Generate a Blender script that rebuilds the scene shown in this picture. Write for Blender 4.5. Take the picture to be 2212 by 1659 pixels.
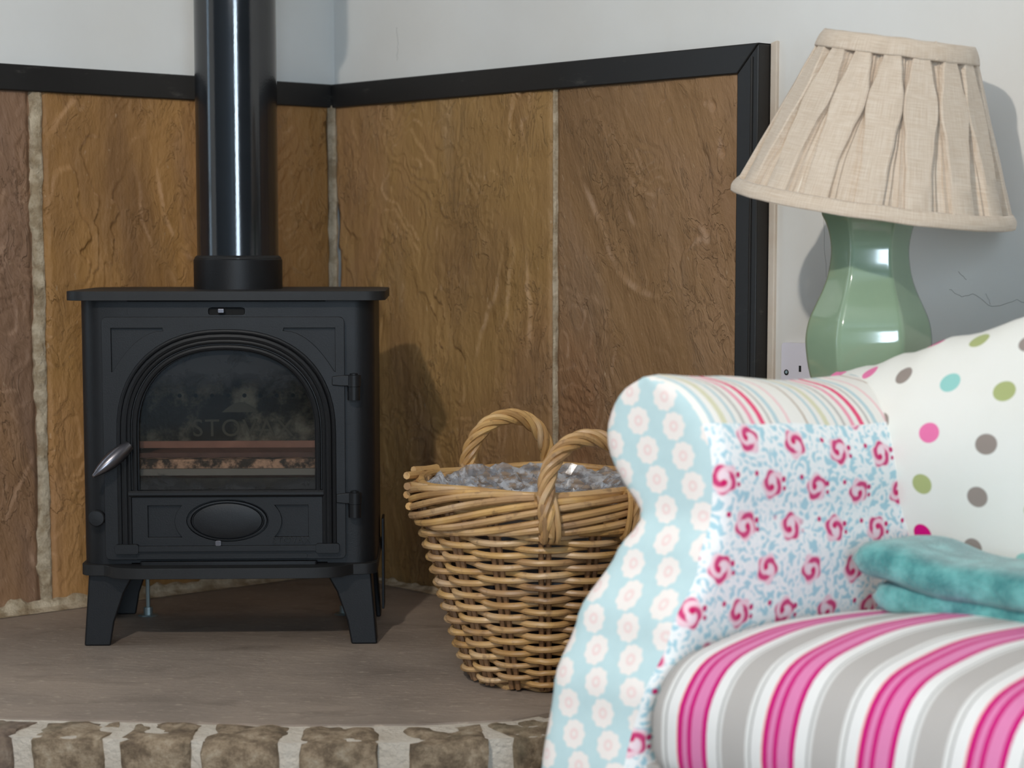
import bpy, bmesh, math, random
from math import sin, cos, pi, radians, atan2, sqrt, floor
from mathutils import Vector, Matrix, noise
random.seed(7)
for o in list(bpy.data.objects): bpy.data.objects.remove(o)
SC = bpy.context.scene; COL = SC.collection

# ------------------------------------------------------------------ camera
CAMH = 0.615                                  # eye height above the hearth top (z = 0)
cam = bpy.data.cameras.new('camera'); camo = bpy.data.objects.new('camera', cam); COL.objects.link(camo)
camo.location = (0, 0, CAMH); camo.rotation_euler = (radians(90 - 5.53), 0, 0)
cam.sensor_width = 36; cam.lens = 4400 / 2212 * 36; cam.shift_y = 126.5 / 2212
cam.clip_start = .05
cam.dof.use_dof = True; cam.dof.focus_distance = 3.0; cam.dof.aperture_fstop = 5.6
SC.camera = camo

# ------------------------------------------------------------------ light
SC.view_settings.view_transform = 'Standard'; SC.view_settings.look = 'None'
SC.view_settings.gamma = 1; SC.view_settings.use_curve_mapping = False
SC.view_settings.exposure = -0.06
world = bpy.data.worlds.new('world'); SC.world = world; world.use_nodes = True
world.node_tree.nodes['Background'].inputs[0].default_value = (.62, .78, 1, 1)
world.node_tree.nodes['Background'].inputs[1].default_value = 1.0

CX, CY = -.3335, 3.82                         # room corner (stone faces)
PH = radians(48.4)
BX, BY = cos(PH), -sin(PH)                    # along the right wall
AX, AY = -sin(PH), -cos(PH)                   # along the left wall
def W(s, t, z=0): return Vector((CX + BX * s + AX * t, CY + BY * s + AY * t, z))
def lamp(name, kind, loc, power, color, **k):
    l = bpy.data.lights.new(name, kind); o = bpy.data.objects.new(name, l); COL.objects.link(o)
    o.location = loc; l.energy = power; l.color = color
    for a, b in k.items(): setattr(l, a, b)
    return o
# bulb of the ceiling lamp, in front of the stove and left of the camera
lamp('ceiling_bulb', 'POINT', (-.60, .70, 1.72), 104, (1, .935, .85), shadow_soft_size=.03)
def win_light(name, c, nrm, w, h, power, color):
    o = lamp(name, 'AREA', c, power, color, shape='RECTANGLE', size=w, size_y=h)
    o.rotation_euler = Vector(nrm).to_track_quat('-Z', 'Y').to_euler()
B3 = Vector((BX, BY, 0)); A3 = Vector((AX, AY, 0))
win_light('daylight_side', W(-.10, 1.375, .98), B3, .33, 1.5, 7, (.55, .77, 1))
win_light('daylight_rear', W(5.02, 3.5, 1.05), -B3, 1.0, 1.6, 138, (.68, .84, 1))

# ------------------------------------------------------------------ material helper
class NT:
    def __init__(s, name, base=(.5, .5, .5), rough=.6, metal=0, spec=.5):
        s.m = bpy.data.materials.new(name); s.m.use_nodes = True
        s.t = s.m.node_tree; s.b = s.t.nodes['Principled BSDF']; s.out = s.t.nodes['Material Output']
        s.set('Base Color', (*base, 1)); s.set('Roughness', rough); s.set('Metallic', metal); s.set('Specular IOR Level', spec)
    def set(s, k, v):
        if hasattr(v, 'is_linked') : s.t.links.new(v, s.b.inputs[k])
        else: s.b.inputs[k].default_value = v
        return s
    def lk(s, v, inp):
        if hasattr(v, 'is_linked'): s.t.links.new(v, inp)
        elif v is not None:
            if isinstance(v, tuple) and len(v) == 3 and inp.type == 'RGBA': v = (*v, 1)
            inp.default_value = v
    def n(s, typ, outp=0, ins=None, **p):
        nd = s.t.nodes.new(typ)
        for a, b in p.items(): setattr(nd, a, b)
        for k, v in (ins or {}).items(): s.lk(v, nd.inputs[k])
        return nd.outputs[outp]
    def M(s, op, a, b=None, c=None):
        nd = s.t.nodes.new('ShaderNodeMath'); nd.operation = op
        for i, v in enumerate((a, b, c)): s.lk(v, nd.inputs[i])
        return nd.outputs[0]
    def coord(s, k='Object'): return s.n('ShaderNodeTexCoord', k)
    def uv(s): return s.n('ShaderNodeTexCoord', 'UV')
    def map(s, v, scale=(1, 1, 1), rot=(0, 0, 0), loc=(0, 0, 0)):
        return s.n('ShaderNodeMapping', 0, {'Vector': v, 'Scale': scale, 'Rotation': rot, 'Location': loc})
    def noise(s, v, scale=5, detail=4, rough=.55, dist=0, outp=0):
        return s.n('ShaderNodeTexNoise', outp, {'Vector': v, 'Scale': scale, 'Detail': detail, 'Roughness': rough, 'Distortion': dist})
    def ramp(s, f, stops, interp='LINEAR'):
        nd = s.t.nodes.new('ShaderNodeValToRGB'); s.lk(f, nd.inputs[0]); cr = nd.color_ramp; cr.interpolation = interp
        while len(cr.elements) < len(stops): cr.elements.new(.5)
        for e, (p, c) in zip(cr.elements, stops):
            e.position = p; e.color = (*c, 1) if isinstance(c, tuple) else (c, c, c, 1)
        return nd.outputs[0]
    def mix(s, f, a, b, mode='MIX'):
        nd = s.t.nodes.new('ShaderNodeMix'); nd.data_type = 'RGBA'; nd.blend_type = mode
        s.lk(f, nd.inputs[0]); s.lk(a, nd.inputs[6]); s.lk(b, nd.inputs[7]); return nd.outputs[2]
    def bump(s, h, strength=.3, dist=.002):
        s.set('Normal', s.n('ShaderNodeBump', 0, {'Height': h, 'Strength': strength, 'Distance': dist})); return s
    def sstep(s, x, lo, hi):
        nd = s.t.nodes.new('ShaderNodeMapRange'); nd.interpolation_type = 'SMOOTHSTEP'
        s.lk(x, nd.inputs[0]); s.lk(lo, nd.inputs[1]); s.lk(hi, nd.inputs[2]); return nd.outputs[0]
    def sep(s, v):
        nd = s.t.nodes.new('ShaderNodeSeparateXYZ'); s.lk(v, nd.inputs[0]); return nd.outputs[0], nd.outputs[1], nd.outputs[2]
    def comb(s, x, y, z=0): return s.n('ShaderNodeCombineXYZ', 0, {0: x, 1: y, 2: z})
    def attr(s, name, outp='Fac'): return s.n('ShaderNodeAttribute', outp, attribute_name=name)
    def rnd(s): return s.n('ShaderNodeObjectInfo', 'Random')
def srgb(r, g, b):
    f = lambda c: (c / 255 / 12.92) if c / 255 < .04045 else ((c / 255 + .055) / 1.055) ** 2.4
    return (f(r), f(g), f(b))

MT = {}
# plaster
n = NT('plaster', rough=.75, spec=.2); c = n.coord()
f = n.noise(c, 2.2, 5); g = n.noise(n.map(c, (1, 1, .25)), 14, 4)
n.set('Base Color', n.mix(n.ramp(f, [(.35, 0.), (.7, 1.)]), srgb(222, 219, 213), srgb(231, 230, 226))).bump(n.mix(.5, f, g), .25, .004); MT['plaster'] = n.m
n = NT('ceiling_paint', srgb(150, 156, 162), .8); MT['ceiling'] = n.m
n = NT('blue_grey_paint', srgb(112, 124, 134), .8); MT['paint'] = n.m
n = NT('caulk', srgb(196, 172, 146), .8); c = n.coord(); n.set('Base Color', n.mix(n.noise(c, 30), srgb(206, 186, 166), srgb(226, 216, 202))); MT['caulk'] = n.m
n = NT('carpet', srgb(112, 104, 94), .95); n.bump(n.noise(n.coord(), 400, 2), .6, .004); MT['carpet'] = n.m
# riven sandstone
def stone(name, cols, rot=0, seedv=0):
    n = NT(name, rough=.62, spec=.35); c = n.map(n.coord('UV'), rot=(0, 0, rot), loc=(seedv, seedv * 2, 0))
    big = n.noise(n.map(c, (1, .35, 1)), 3.2, 4, .55, .6)
    streak = n.noise(n.map(c, (1, .10, 1)), 34, 4, .6, .4)
    col = n.ramp(big, [(.30, cols[0]), (.46, cols[1]), (.58, cols[2]), (.74, cols[3])])
    col = n.mix(n.M('MULTIPLY', n.sstep(streak, .42, .75), .16), col, tuple(min(1, x * 1.35 + .01) for x in cols[1]))
    col = n.mix(n.M('MULTIPLY', n.sstep(n.noise(n.map(c, (1, .3, 1)), 9, 5, .6), .52, .75), .45), col, cols[4])
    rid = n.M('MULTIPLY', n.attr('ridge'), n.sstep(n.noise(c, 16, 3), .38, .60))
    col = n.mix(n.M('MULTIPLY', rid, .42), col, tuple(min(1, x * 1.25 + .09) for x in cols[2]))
    spk = n.sstep(n.noise(n.map(c, (1, .4, 1)), 130, 2, .5), .70, .76)
    col = n.mix(n.M('MULTIPLY', spk, .4), col, srgb(196, 170, 138))
    n.set('Base Color', col)
    h = n.M('ADD', n.noise(n.map(c, (1, .3, 1)), 60, 5, .6), n.M('MULTIPLY', n.noise(n.map(c, (1, .4, 1)), 220, 3), .4))
    tb = n.M('MULTIPLY', n.noise(n.map(c, (1, .45, 1)), 26, 6, .6, .8), 7); tf = n.M('FRACT', tb); tst = n.M('SUBTRACT', n.M('ADD', n.M('FLOOR', tb), n.sstep(tf, .8, 1.0)), n.M('MULTIPLY', tb, .6))
    n.bump(n.M('ADD', h, n.M('MULTIPLY', tst, n.M('MULTIPLY', n.sstep(n.noise(c, 7, 3), .42, .62), .75))), .8, .0042); return n.m
S_OCH = [srgb(130, 94, 58), srgb(164, 120, 68), srgb(172, 126, 78), srgb(158, 118, 84), srgb(138, 104, 80)]
S_BRN = [srgb(126, 94, 64), srgb(160, 124, 76), srgb(158, 120, 80), srgb(142, 110, 80), srgb(160, 134, 104)]
S_GRY = [srgb(120, 90, 60), srgb(142, 108, 72), srgb(148, 114, 82), srgb(152, 102, 66), srgb(132, 106, 82)]
S_MAU = [srgb(122, 94, 74), srgb(136, 104, 80), srgb(148, 110, 74), srgb(132, 104, 90), srgb(118, 94, 84)]
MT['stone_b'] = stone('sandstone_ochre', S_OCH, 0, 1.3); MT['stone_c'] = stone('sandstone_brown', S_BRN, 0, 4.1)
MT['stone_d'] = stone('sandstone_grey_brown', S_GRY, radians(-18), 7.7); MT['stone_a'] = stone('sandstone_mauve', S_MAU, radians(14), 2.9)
n = NT('mortar', rough=.9); c = n.coord(); n.set('Base Color', n.mix(n.sstep(n.noise(c, 30, 6, .65), .35, .65), srgb(164, 142, 112), srgb(212, 194, 166))).bump(n.noise(c, 70, 6, .7), 1.0, .007); MT['mortar'] = n.m
n = NT('mortar_pale', rough=.9); c = n.coord(); n.set('Base Color', n.mix(n.noise(c, 22, 5), srgb(170, 156, 138), srgb(222, 212, 198))).bump(n.noise(c, 120, 5), .9, .005); MT['mortar_pale'] = n.m
# hearth flagstone
n = NT('hearth_stone', rough=.6, spec=.35); c = n.coord()
st = n.noise(n.map(c, (.5, 1, 1), rot=(0, 0, .15)), 16, 6, .62, .5); fine = n.noise(n.map(c, (.4, 1, 1)), 110, 4, .6)
col = n.ramp(n.noise(c, 4, 5), [(.3, srgb(130, 117, 106)), (.5, srgb(147, 132, 119)), (.7, srgb(160, 143, 128))])
col = n.mix(n.M('MULTIPLY', n.sstep(st, .5, .75), .5), col, srgb(104, 92, 82))
col = n.mix(n.M('MULTIPLY', n.sstep(fine, .58, .70), .55), col, srgb(196, 178, 158))
col = n.mix(n.M('MULTIPLY', n.sstep(n.noise(c, 55, 3), .72, .78), .6), col, srgb(60, 52, 46))
n.set('Base Color', col).bump(n.M('ADD', st, n.M('MULTIPLY', fine, .4)), .5, .004); MT['hearth'] = n.m
# bricks
n = NT('old_brick', rough=.85, spec=.25); c = n.coord()
r = n.rnd(); v = n.n('ShaderNodeVectorMath', 0, {0: c, 1: n.comb(n.M('MULTIPLY', r, 9), n.M('MULTIPLY', r, 5), r)}, operation='ADD')
col = n.ramp(n.noise(v, 40, 7, .7, 0), [(.28, srgb(84, 70, 58)), (.44, srgb(124, 106, 86)), (.56, srgb(158, 138, 114)), (.72, srgb(188, 172, 150))])
col = n.mix(n.sstep(r, .55, 1.0), col, n.mix(.65, col, srgb(112, 96, 90)))
col = n.mix(n.M('MULTIPLY', n.sstep(n.noise(v, 9, 4), .52, .7), .5), col, srgb(120, 112, 92))
n.set('Base Color', col).bump(n.noise(v, 130, 6, .7), .8, .005); MT['brick'] = n.m
# metals
def iron(name, base, rough, spec=.5, bs=500, bst=.12):
    n = NT(name, base, rough, 0, spec); c = n.coord()
    n.set('Base Color', n.mix(n.noise(c, 18, 5), tuple(x * .75 for x in base), tuple(x * 1.3 for x in base)))
    n.set('Roughness', n.M('ADD', rough - .08, n.M('MULTIPLY', n.noise(c, 12, 4), .16))); n.bump(n.noise(c, bs, 2), bst, .001); return n.m
MT['iron'] = iron('matt_black_cast_iron', (.0070, .0070, .0078), .48, .32)
MT['iron_dust'] = iron('dusty_black_iron', (.012, .0115, .0115), .55, .35)
MT['flue'] = iron('satin_black_steel', (.007, .008, .010), .13, .8, 260, .04)
n = NT('black_steel_angle', rough=.42, spec=.4); c = n.coord()
sc = n.M('MULTIPLY', n.sstep(n.noise(n.map(c, (1, 1, 3)), 14, 6, .7), .60, .74), .6)
n.set('Base Color', n.mix(sc, n.mix(n.noise(c, 5, 3), (.010, .0098, .0100), (.019, .0165, .0145)), (.085, .076, .066))).bump(n.noise(c, 160, 2), .12, .001); MT['trim'] = n.m
n = NT('sooty_logo', srgb(112, 106, 94), .8); MT['logo'] = n.m
MT['soot'] = NT('soot', (.008, .0075, .007), .9).m
MT['zinc'] = NT('zinc_bolt', (.35, .42, .42), .4, .8).m
n = NT('dark_nickel', (.16, .15, .16), .28, .9); MT['nickel'] = n.m
n = NT('rusty_bar', rough=.7); c = n.coord(); n.set('Base Color', n.mix(n.noise(c, 30, 5), srgb(92, 60, 52), srgb(150, 104, 92))); MT['rust'] = n.m
n = NT('ashy_brick', rough=.9); c = n.coord(); n.set('Base Color', n.mix(n.sstep(n.noise(c, 45, 6, .7), .4, .62), srgb(46, 39, 36), srgb(184, 148, 128))); MT['ash'] = n.m
n = NT('grey_bar', srgb(104, 102, 102), .6); MT['greybar'] = n.m
n = NT('sooty_fireback', rough=.8); c = n.coord()
n.set('Base Color', n.mix(n.sstep(n.noise(c, 14, 6, .65), .42, .68), srgb(50, 45, 40), srgb(170, 160, 142))).bump(n.noise(c, 60, 4), .5, .004); MT['fireback'] = n.m
# stove glass with soot
n = NT('sooty_glass', (.01, .01, .01), .85); c = n.coord(); x, y, z = n.sep(c)
edge = n.M('ADD', n.M('MULTIPLY', n.sstep(z, .365, .44), .62), n.M('MULTIPLY', n.sstep(n.M('ABSOLUTE', x), .10, .145), .22))
low = n.sstep(z, .275, .245)
m = n.M('ADD', n.M('ADD', edge, n.M('MULTIPLY', low, .46)), n.M('MULTIPLY', n.M('SUBTRACT', n.noise(n.map(c, (1, 1, 1.4)), 26, 6, .65, .6), .5), 1.1))
sootm = n.sstep(m, .20, .58)
tr = n.n('ShaderNodeBsdfTransparent', 0, {'Color': (.86, .84, .80, 1)})
gl = n.n('ShaderNodeBsdfGlossy', 0, {'Color': (1, 1, 1, 1), 'Roughness': .06})
mx = n.n('ShaderNodeMixShader', 0, {0: sootm, 1: tr, 2: n.b.outputs[0]})
mx2 = n.n('ShaderNodeMixShader', 0, {0: .025, 1: mx, 2: gl})
n.t.links.new(mx2, n.out.inputs[0]); MT['glass'] = n.m
# wicker
n = NT('willow', rough=.38, spec=.45); c = n.coord(); r = n.rnd()
v = n.n('ShaderNodeVectorMath', 0, {0: c, 1: n.comb(n.M('MULTIPLY', r, 3), n.M('MULTIPLY', r, 7), r)}, operation='ADD')
col = n.ramp(n.noise(v, 11, 3, .5), [(.25, srgb(134, 98, 60)), (.42, srgb(184, 140, 86)), (.55, srgb(206, 162, 100)), (.72, srgb(212, 178, 138))])
col = n.mix(n.M('MULTIPLY', r, .45), col, srgb(172, 140, 112))
col = n.mix(n.M('MULTIPLY', n.sstep(n.noise(v, 70, 4), .55, .72), .5), col, srgb(104, 74, 50))
n.set('Base Color', col).bump(n.noise(v, 160, 4), .25, .002); MT['willow'] = n.m
n = NT('willow_dark', rough=.45); c = n.coord(); n.set('Base Color', n.mix(n.noise(c, 40, 4), srgb(112, 82, 58), srgb(160, 118, 78))); MT['stake'] = n.m
# plastic liner
n = NT('clear_plastic_film', (.50, .50, .52), .08, 0, .9); n.set('Roughness', .2)
tr = n.n('ShaderNodeBsdfTransparent', 0, {'Color': (.9, .91, .93, 1)})
mx = n.n('ShaderNodeMixShader', 0, {0: n.M('ADD', .25, n.M('MULTIPLY', n.sstep(n.noise(n.coord(), 55, 4), .42, .66), .6)), 1: tr, 2: n.b.outputs[0]}); n.t.links.new(mx, n.out.inputs[0]); MT['film'] = n.m
MT['dark'] = NT('dark_contents', (.03, .028, .028), .35).m
# lamp
n = NT('celadon_glaze', srgb(136, 164, 134), .12, 0, .55); c = n.coord()
n.set('Base Color', n.mix(n.noise(c, 9, 3), srgb(138, 162, 134), srgb(154, 176, 148))); n.set('Coat Weight', .6); n.set('Coat Roughness', .05); MT['glaze'] = n.m
def linen(name, a, b):
    n = NT(name, rough=.9, spec=.15); u = n.uv()
    wv = n.M('ADD', n.noise(n.map(u, (1, .03, 1)), 900, 2), n.noise(n.map(u, (.03, 1, 1)), 900, 2))
    col = n.mix(n.sstep(wv, .75, 1.25), a, b)
    col = n.mix(n.M('MULTIPLY', n.sstep(n.noise(u, 22, 3), .55, .72), .3), col, tuple(x * .8 for x in a))
    n.set('Base Color', col).bump(wv, .35, .001); n.set('Sheen Weight', .2); return n.m
MT['linen'] = linen('beige_linen', srgb(202, 182, 160), srgb(219, 204, 186))
MT['shade_inner'] = NT('shade_lining', srgb(232, 224, 208), .8).m
MT['brass'] = NT('brass', (.6, .45, .2), .3, 1).m
MT['plastic'] = NT('white_plastic', srgb(222, 216, 224), .3).m
MT['hole'] = NT('black_hole', (.01, .01, .01), .8).m
MT['oak'] = NT('side_table_wood', srgb(120, 84, 52), .5).m
MT['white_paint'] = NT('white_gloss_paint', srgb(235, 235, 232), .35).m
MT['crack'] = NT('plaster_crack', srgb(190, 187, 182), .9).m

# printed fabrics (uv in metres)
def cells(n, pw, ph, stagger=True, rot=0, loc=(0, 0, 0)):
    u = n.map(n.uv(), rot=(0, 0, rot), loc=loc); x, y, _ = n.sep(u)
    yy = n.M('DIVIDE', y, ph); row = n.M('FLOOR', yy)
    xx = n.M('DIVIDE', x, pw)
    if stagger is True: xx = n.M('ADD', xx, n.M('MULTIPLY', n.M('FLOORED_MODULO', row, 2.0), .5))
    elif stagger: xx = n.M('ADD', xx, n.M('MULTIPLY', row, stagger))
    ci = n.M('FLOOR', xx)
    lx = n.M('MULTIPLY', n.M('SUBTRACT', n.M('SUBTRACT', xx, ci), .5), pw)
    ly = n.M('MULTIPLY', n.M('SUBTRACT', n.M('SUBTRACT', yy, row), .5), ph)
    return lx, ly, n.comb(ci, row, 0)
def rad(n, lx, ly): return n.M('SQRT', n.M('ADD', n.M('MULTIPLY', lx, lx), n.M('MULTIPLY', ly, ly)))
def disc(n, r, R, soft=.0015): return n.sstep(r, n.M('ADD', R, soft) if hasattr(R, 'is_linked') else R + soft, n.M('SUBTRACT', R, soft) if hasattr(R, 'is_linked') else R - soft)
def weave(n):
    u = n.uv(); n.bump(n.M('ADD', n.noise(n.map(u, (1, .05, 1)), 1400, 1), n.noise(n.map(u, (.05, 1, 1)), 1400, 1)), .15, .0006); n.set('Sheen Weight', .1)

n = NT('daisy_fabric', rough=.9, spec=.15)
lx, ly, idv = cells(n, .052, .0310, .30, rot=.05)
r = rad(n, lx, ly); an = n.M('ARCTAN2', ly, lx)
R = n.M('MULTIPLY', n.M('ADD', n.M('MULTIPLY', n.M('SINE', n.M('MULTIPLY', an, 9)), .06), 1), .0158)
col = n.mix(n.noise(n.uv(), 60, 3), srgb(190, 216, 219), srgb(202, 226, 228))
col = n.mix(disc(n, r, R), col, srgb(244, 236, 230))
ring = n.M('MULTIPLY', disc(n, r, .0062), n.M('SUBTRACT', 1, disc(n, r, .0028)))
col = n.mix(n.M('MULTIPLY', ring, .42), col, srgb(240, 186, 186))
n.set('Base Color', col); weave(n); MT['daisy'] = n.m

n = NT('rose_fabric', rough=.9, spec=.15)
u0 = n.uv(); col = n.mix(n.noise(u0, 40, 2), srgb(168, 211, 222), srgb(186, 221, 230))
for k, (scl, ro, ln, wd) in enumerate([(66, .0, .0085, .0029), (74, .7, .0080, .0027), (82, 1.9, .0075, .0025), (70, 2.6, .0082, .0026)]):
    sv = n.map(u0, (scl, scl, 1), rot=(0, 0, ro), loc=(k * 3.3, k * 1.7, 0))
    vn = n.t.nodes.new('ShaderNodeTexVoronoi'); vn.voronoi_dimensions = '2D'; vn.inputs['Scale'].default_value = 1; n.lk(sv, vn.inputs['Vector'])
    d = n.n('ShaderNodeVectorMath', 0, {0: sv, 1: vn.outputs['Position']}, operation='SUBTRACT')
    cx, cy, cz = n.sep(vn.outputs['Color'])
    rv = n.n('ShaderNodeVectorRotate', 0, {'Vector': d, 'Angle': n.M('MULTIPLY', cx, 6.28)}, rotation_type='Z_AXIS')
    ex, ey, _ = n.sep(rv)
    ey2 = n.M('ADD', ey, n.M('MULTIPLY', n.M('MULTIPLY', ex, ex), .9))
    e = rad(n, n.M('MULTIPLY', ex, 1 / (ln * scl)), n.M('MULTIPLY', ey2, 1 / (wd * scl)))
    col = n.mix(n.M('MULTIPLY', n.sstep(e, 1.15, .75), .93), col, srgb(250, 251, 249))
lx, ly, idv = cells(n, .072, .0465, True, rot=.10)
wn = n.n('ShaderNodeTexWhiteNoise', 'Color', {'Vector': idv}); w1, w2, w3 = n.sep(wn)
rot = n.n('ShaderNodeVectorRotate', 0, {'Vector': n.comb(lx, ly, 0), 'Angle': n.M('MULTIPLY', w1, 6.28)}, rotation_type='Z_AXIS')
rx, ry, _ = n.sep(rot); r = rad(n, rx, ry); an = n.M('ARCTAN2', ry, rx)
R = n.M('MULTIPLY', n.M('ADD', n.M('MULTIPLY', n.M('SINE', n.M('MULTIPLY', an, 5)), .10), 1), .0150)
halo = disc(n, r, n.M('ADD', R, .002)); blob = disc(n, r, R, .0012)
col = n.mix(n.M('MULTIPLY', halo, .8), col, srgb(246, 226, 230))
petal = n.ramp(n.M('ADD', n.M('MULTIPLY', n.M('SINE', n.M('ADD', n.M('MULTIPLY', an, 2), n.M('MULTIPLY', r, 480))), .5), .5), [(.15, srgb(250, 214, 222)), (.5, srgb(236, 140, 170)), (.85, srgb(214, 66, 122))])
col = n.mix(blob, col, petal)
r2 = rad(n, n.M('SUBTRACT', rx, .0035), ry); col = n.mix(disc(n, r2, .0058), col, srgb(250, 226, 232))
r3 = rad(n, n.M('SUBTRACT', rx, -.003), n.M('SUBTRACT', ry, .0015)); col = n.mix(disc(n, r3, .0034), col, srgb(214, 30, 104))
for ox, oy, rr in ((.017, .006, .0033), (.019, -.004, .0026), (-.026, .010, .0030)):
    q = rad(n, n.M('SUBTRACT', lx, ox), n.M('SUBTRACT', ly, oy)); col = n.mix(n.M('MULTIPLY', disc(n, q, rr, .0008), n.sstep(w2, .25, .3)), col, srgb(206, 48, 112))
n.set('Base Color', col); weave(n); MT['rose'] = n.m

n = NT('polka_fabric', rough=.9, spec=.15)
lx, ly, idv = cells(n, .064, .060, False, rot=.16, loc=(.012, .02, 0))
wn = n.n('ShaderNodeTexWhiteNoise', 'Value', {'Vector': idv})
dc = n.ramp(wn, [(0, srgb(214, 0, 124)), (.2, srgb(232, 120, 168)), (.4, srgb(172, 180, 122)), (.6, srgb(150, 138, 130)), (.8, srgb(150, 204, 196))], 'CONSTANT')
col = n.mix(n.noise(n.uv(), 14, 2), srgb(230, 228, 218), srgb(235, 234, 228))
col = n.mix(disc(n, rad(n, lx, ly), .0115, .0007), col, dc); n.set('Base Color', col); weave(n); MT['polka'] = n.m

n = NT('floral_cream_fabric', rough=.9, spec=.15)
lx, ly, idv = cells(n, .05, .026, True)
wn = n.n('ShaderNodeTexWhiteNoise', 'Color', {'Vector': idv}); w1, w2, w3 = n.sep(wn)
col = n.mix(n.sstep(n.noise(n.uv(), 90, 2), .55, .62), srgb(232, 230, 206), srgb(206, 212, 160))
q = rad(n, n.M('SUBTRACT', lx, n.M('MULTIPLY', w1, .01)), n.M('SUBTRACT', ly, n.M('MULTIPLY', w2, .006)))
col = n.mix(disc(n, q, .007, .002), col, srgb(206, 70, 96)); n.set('Base Color', col); weave(n); MT['floral'] = n.m

n = NT('seat_stripe_fabric', rough=.9, spec=.15); x, y, _ = n.sep(n.uv())
fr = n.M('FRACT', n.M('DIVIDE', n.M('SUBTRACT', x, .149), .1135))
Wh, G1, G2 = srgb(230, 229, 227), srgb(182, 177, 173), srgb(160, 158, 155)
PK, PL = srgb(200, 24, 118), srgb(220, 130, 176)
col = n.ramp(fr, [(0, PK), (.055, PL), (.115, PK), (.165, PL), (.245, PL), (.29, PK), (.35, Wh), (.475, G2), (.495, srgb(222, 221, 218)), (.525, G1), (.80, srgb(226, 225, 222)), (.845, G2), (.865, Wh), (.985, srgb(246, 170, 160))], 'CONSTANT')
n.set('Base Color', col); weave(n); MT['seatstripe'] = n.m

n = NT('roll_stripe_fabric', rough=.9, spec=.15); x, y, _ = n.sep(n.uv())
fr = n.M('FRACT', n.M('DIVIDE', n.M('ADD', x, .02), .165)); Wh = srgb(243, 239, 231)
col = n.ramp(fr, [(0, Wh), (.06, srgb(196, 180, 164)), (.085, Wh), (.17, srgb(190, 212, 216)), (.20, Wh), (.25, srgb(222, 218, 186)), (.30, Wh), (.36, srgb(190, 212, 216)), (.39, Wh), (.44, srgb(196, 190, 184)), (.465, Wh), (.52, srgb(242, 160, 178)), (.56, Wh), (.61, srgb(236, 86, 126)), (.66, Wh), (.70, srgb(196, 190, 184)), (.725, Wh), (.76, srgb(190, 212, 216)), (.80, Wh), (.88, srgb(244, 206, 206)), (.91, Wh)], 'CONSTANT')
n.set('Base Color', col); weave(n); MT['rollstripe'] = n.m

n = NT('teal_plush', rough=.95, spec=.1); c = n.coord()
n.set('Base Color', n.mix(n.sstep(n.noise(c, 28, 5, .65), .35, .68), srgb(58, 128, 128), srgb(112, 184, 180))).bump(n.noise(c, 350, 3), .8, .003); n.set('Sheen Weight', .6); MT['teal'] = n.m

# ------------------------------------------------------------------ mesh helpers
def mk(name, bm, mat, parent=None, smooth=True, bevel=0, bseg=2, angle=35):
    me = bpy.data.meshes.new(name); bmesh.ops.recalc_face_normals(bm, faces=bm.faces); bm.to_mesh(me); bm.free()
    me.materials.append(MT[mat])
    if smooth:
        me.polygons.foreach_set('use_smooth', [True] * len(me.polygons))
        if hasattr(me, 'set_sharp_from_angle'): me.set_sharp_from_angle(angle=radians(angle))
    o = bpy.data.objects.new(name, me); COL.objects.link(o)
    if parent: o.parent = parent
    if bevel:
        b = o.modifiers.new('bevel', 'BEVEL'); b.width = bevel; b.segments = bseg; b.limit_method = 'ANGLE'; b.angle_limit = radians(40)
        if smooth: b.harden_normals = True
    return o
def copy(o, parent):
    c = o.copy(); COL.objects.link(c); c.parent = parent; return c
def empty(name, loc, rz=0):
    o = bpy.data.objects.new(name, None); COL.objects.link(o); o.location = loc; o.rotation_euler = (0, 0, rz); o.empty_display_size = .05; return o
def tag(o, label, cat, group=None):
    o['label'] = label; o['category'] = cat
    if group: o['group'] = group
    return o
def struct(o, label=None):
    o['kind'] = 'structure'
    if label: o['label'] = label
    return o
def XZ(y0, y1): return lambda p, k: Vector((p[0], (y0, y1)[k], p[1]))
def XY(z0, z1): return lambda p, k: Vector((p[0], p[1], (z0, z1)[k]))
def YZ(x0, x1): return lambda p, k: Vector(((x0, x1)[k], p[0], p[1]))
def prism(loops, fmap, bm=None):
    """solid between two parallel copies of a polygon; later loops are holes"""
    bm = bm or bmesh.new()
    rings = []
    for lp in loops:
        a = [bm.verts.new(fmap(p, 0)) for p in lp]; b = [bm.verts.new(fmap(p, 1)) for p in lp]
        rings.append((a, b))
        for i in range(len(lp)):
            j = (i + 1) % len(lp); bm.faces.new((a[i], a[j], b[j], b[i]))
    for k in (0, 1):
        if len(loops) == 1 and len(loops[0]) <= 4: bm.faces.new(rings[0][k]); continue
        ed = []
        for rg in rings:
            v = rg[k]
            for i in range(len(v)):
                e = bm.edges.get((v[i], v[(i + 1) % len(v)])); ed.append(e)
        bmesh.ops.triangle_fill(bm, edges=ed, use_beauty=True)
    return bm
def box(x0, x1, y0, y1, z0, z1, bm=None): return prism([[(x0, y0), (x1, y0), (x1, y1), (x0, y1)]], XY(z0, z1), bm)
def rrect(x0, y0, x1, y1, r, n=5):
    if not isinstance(r, (list, tuple)): r = [r] * 4
    P = []
    for (cx, cy, a0), rr in zip(((x1, y0, -90), (x1, y1, 0), (x0, y1, 90), (x0, y0, 180)), r):
        sx = -1 if cx == x1 else 1; sy = 1 if cy == y0 else -1
        if rr <= 0: P.append((cx, cy)); continue
        ox, oy = cx + sx * rr, cy + sy * rr
        for i in range(n + 1):
            a = radians(a0 + 90 * i / n); P.append((ox + rr * cos(a), oy + rr * sin(a)))
    return P
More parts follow.
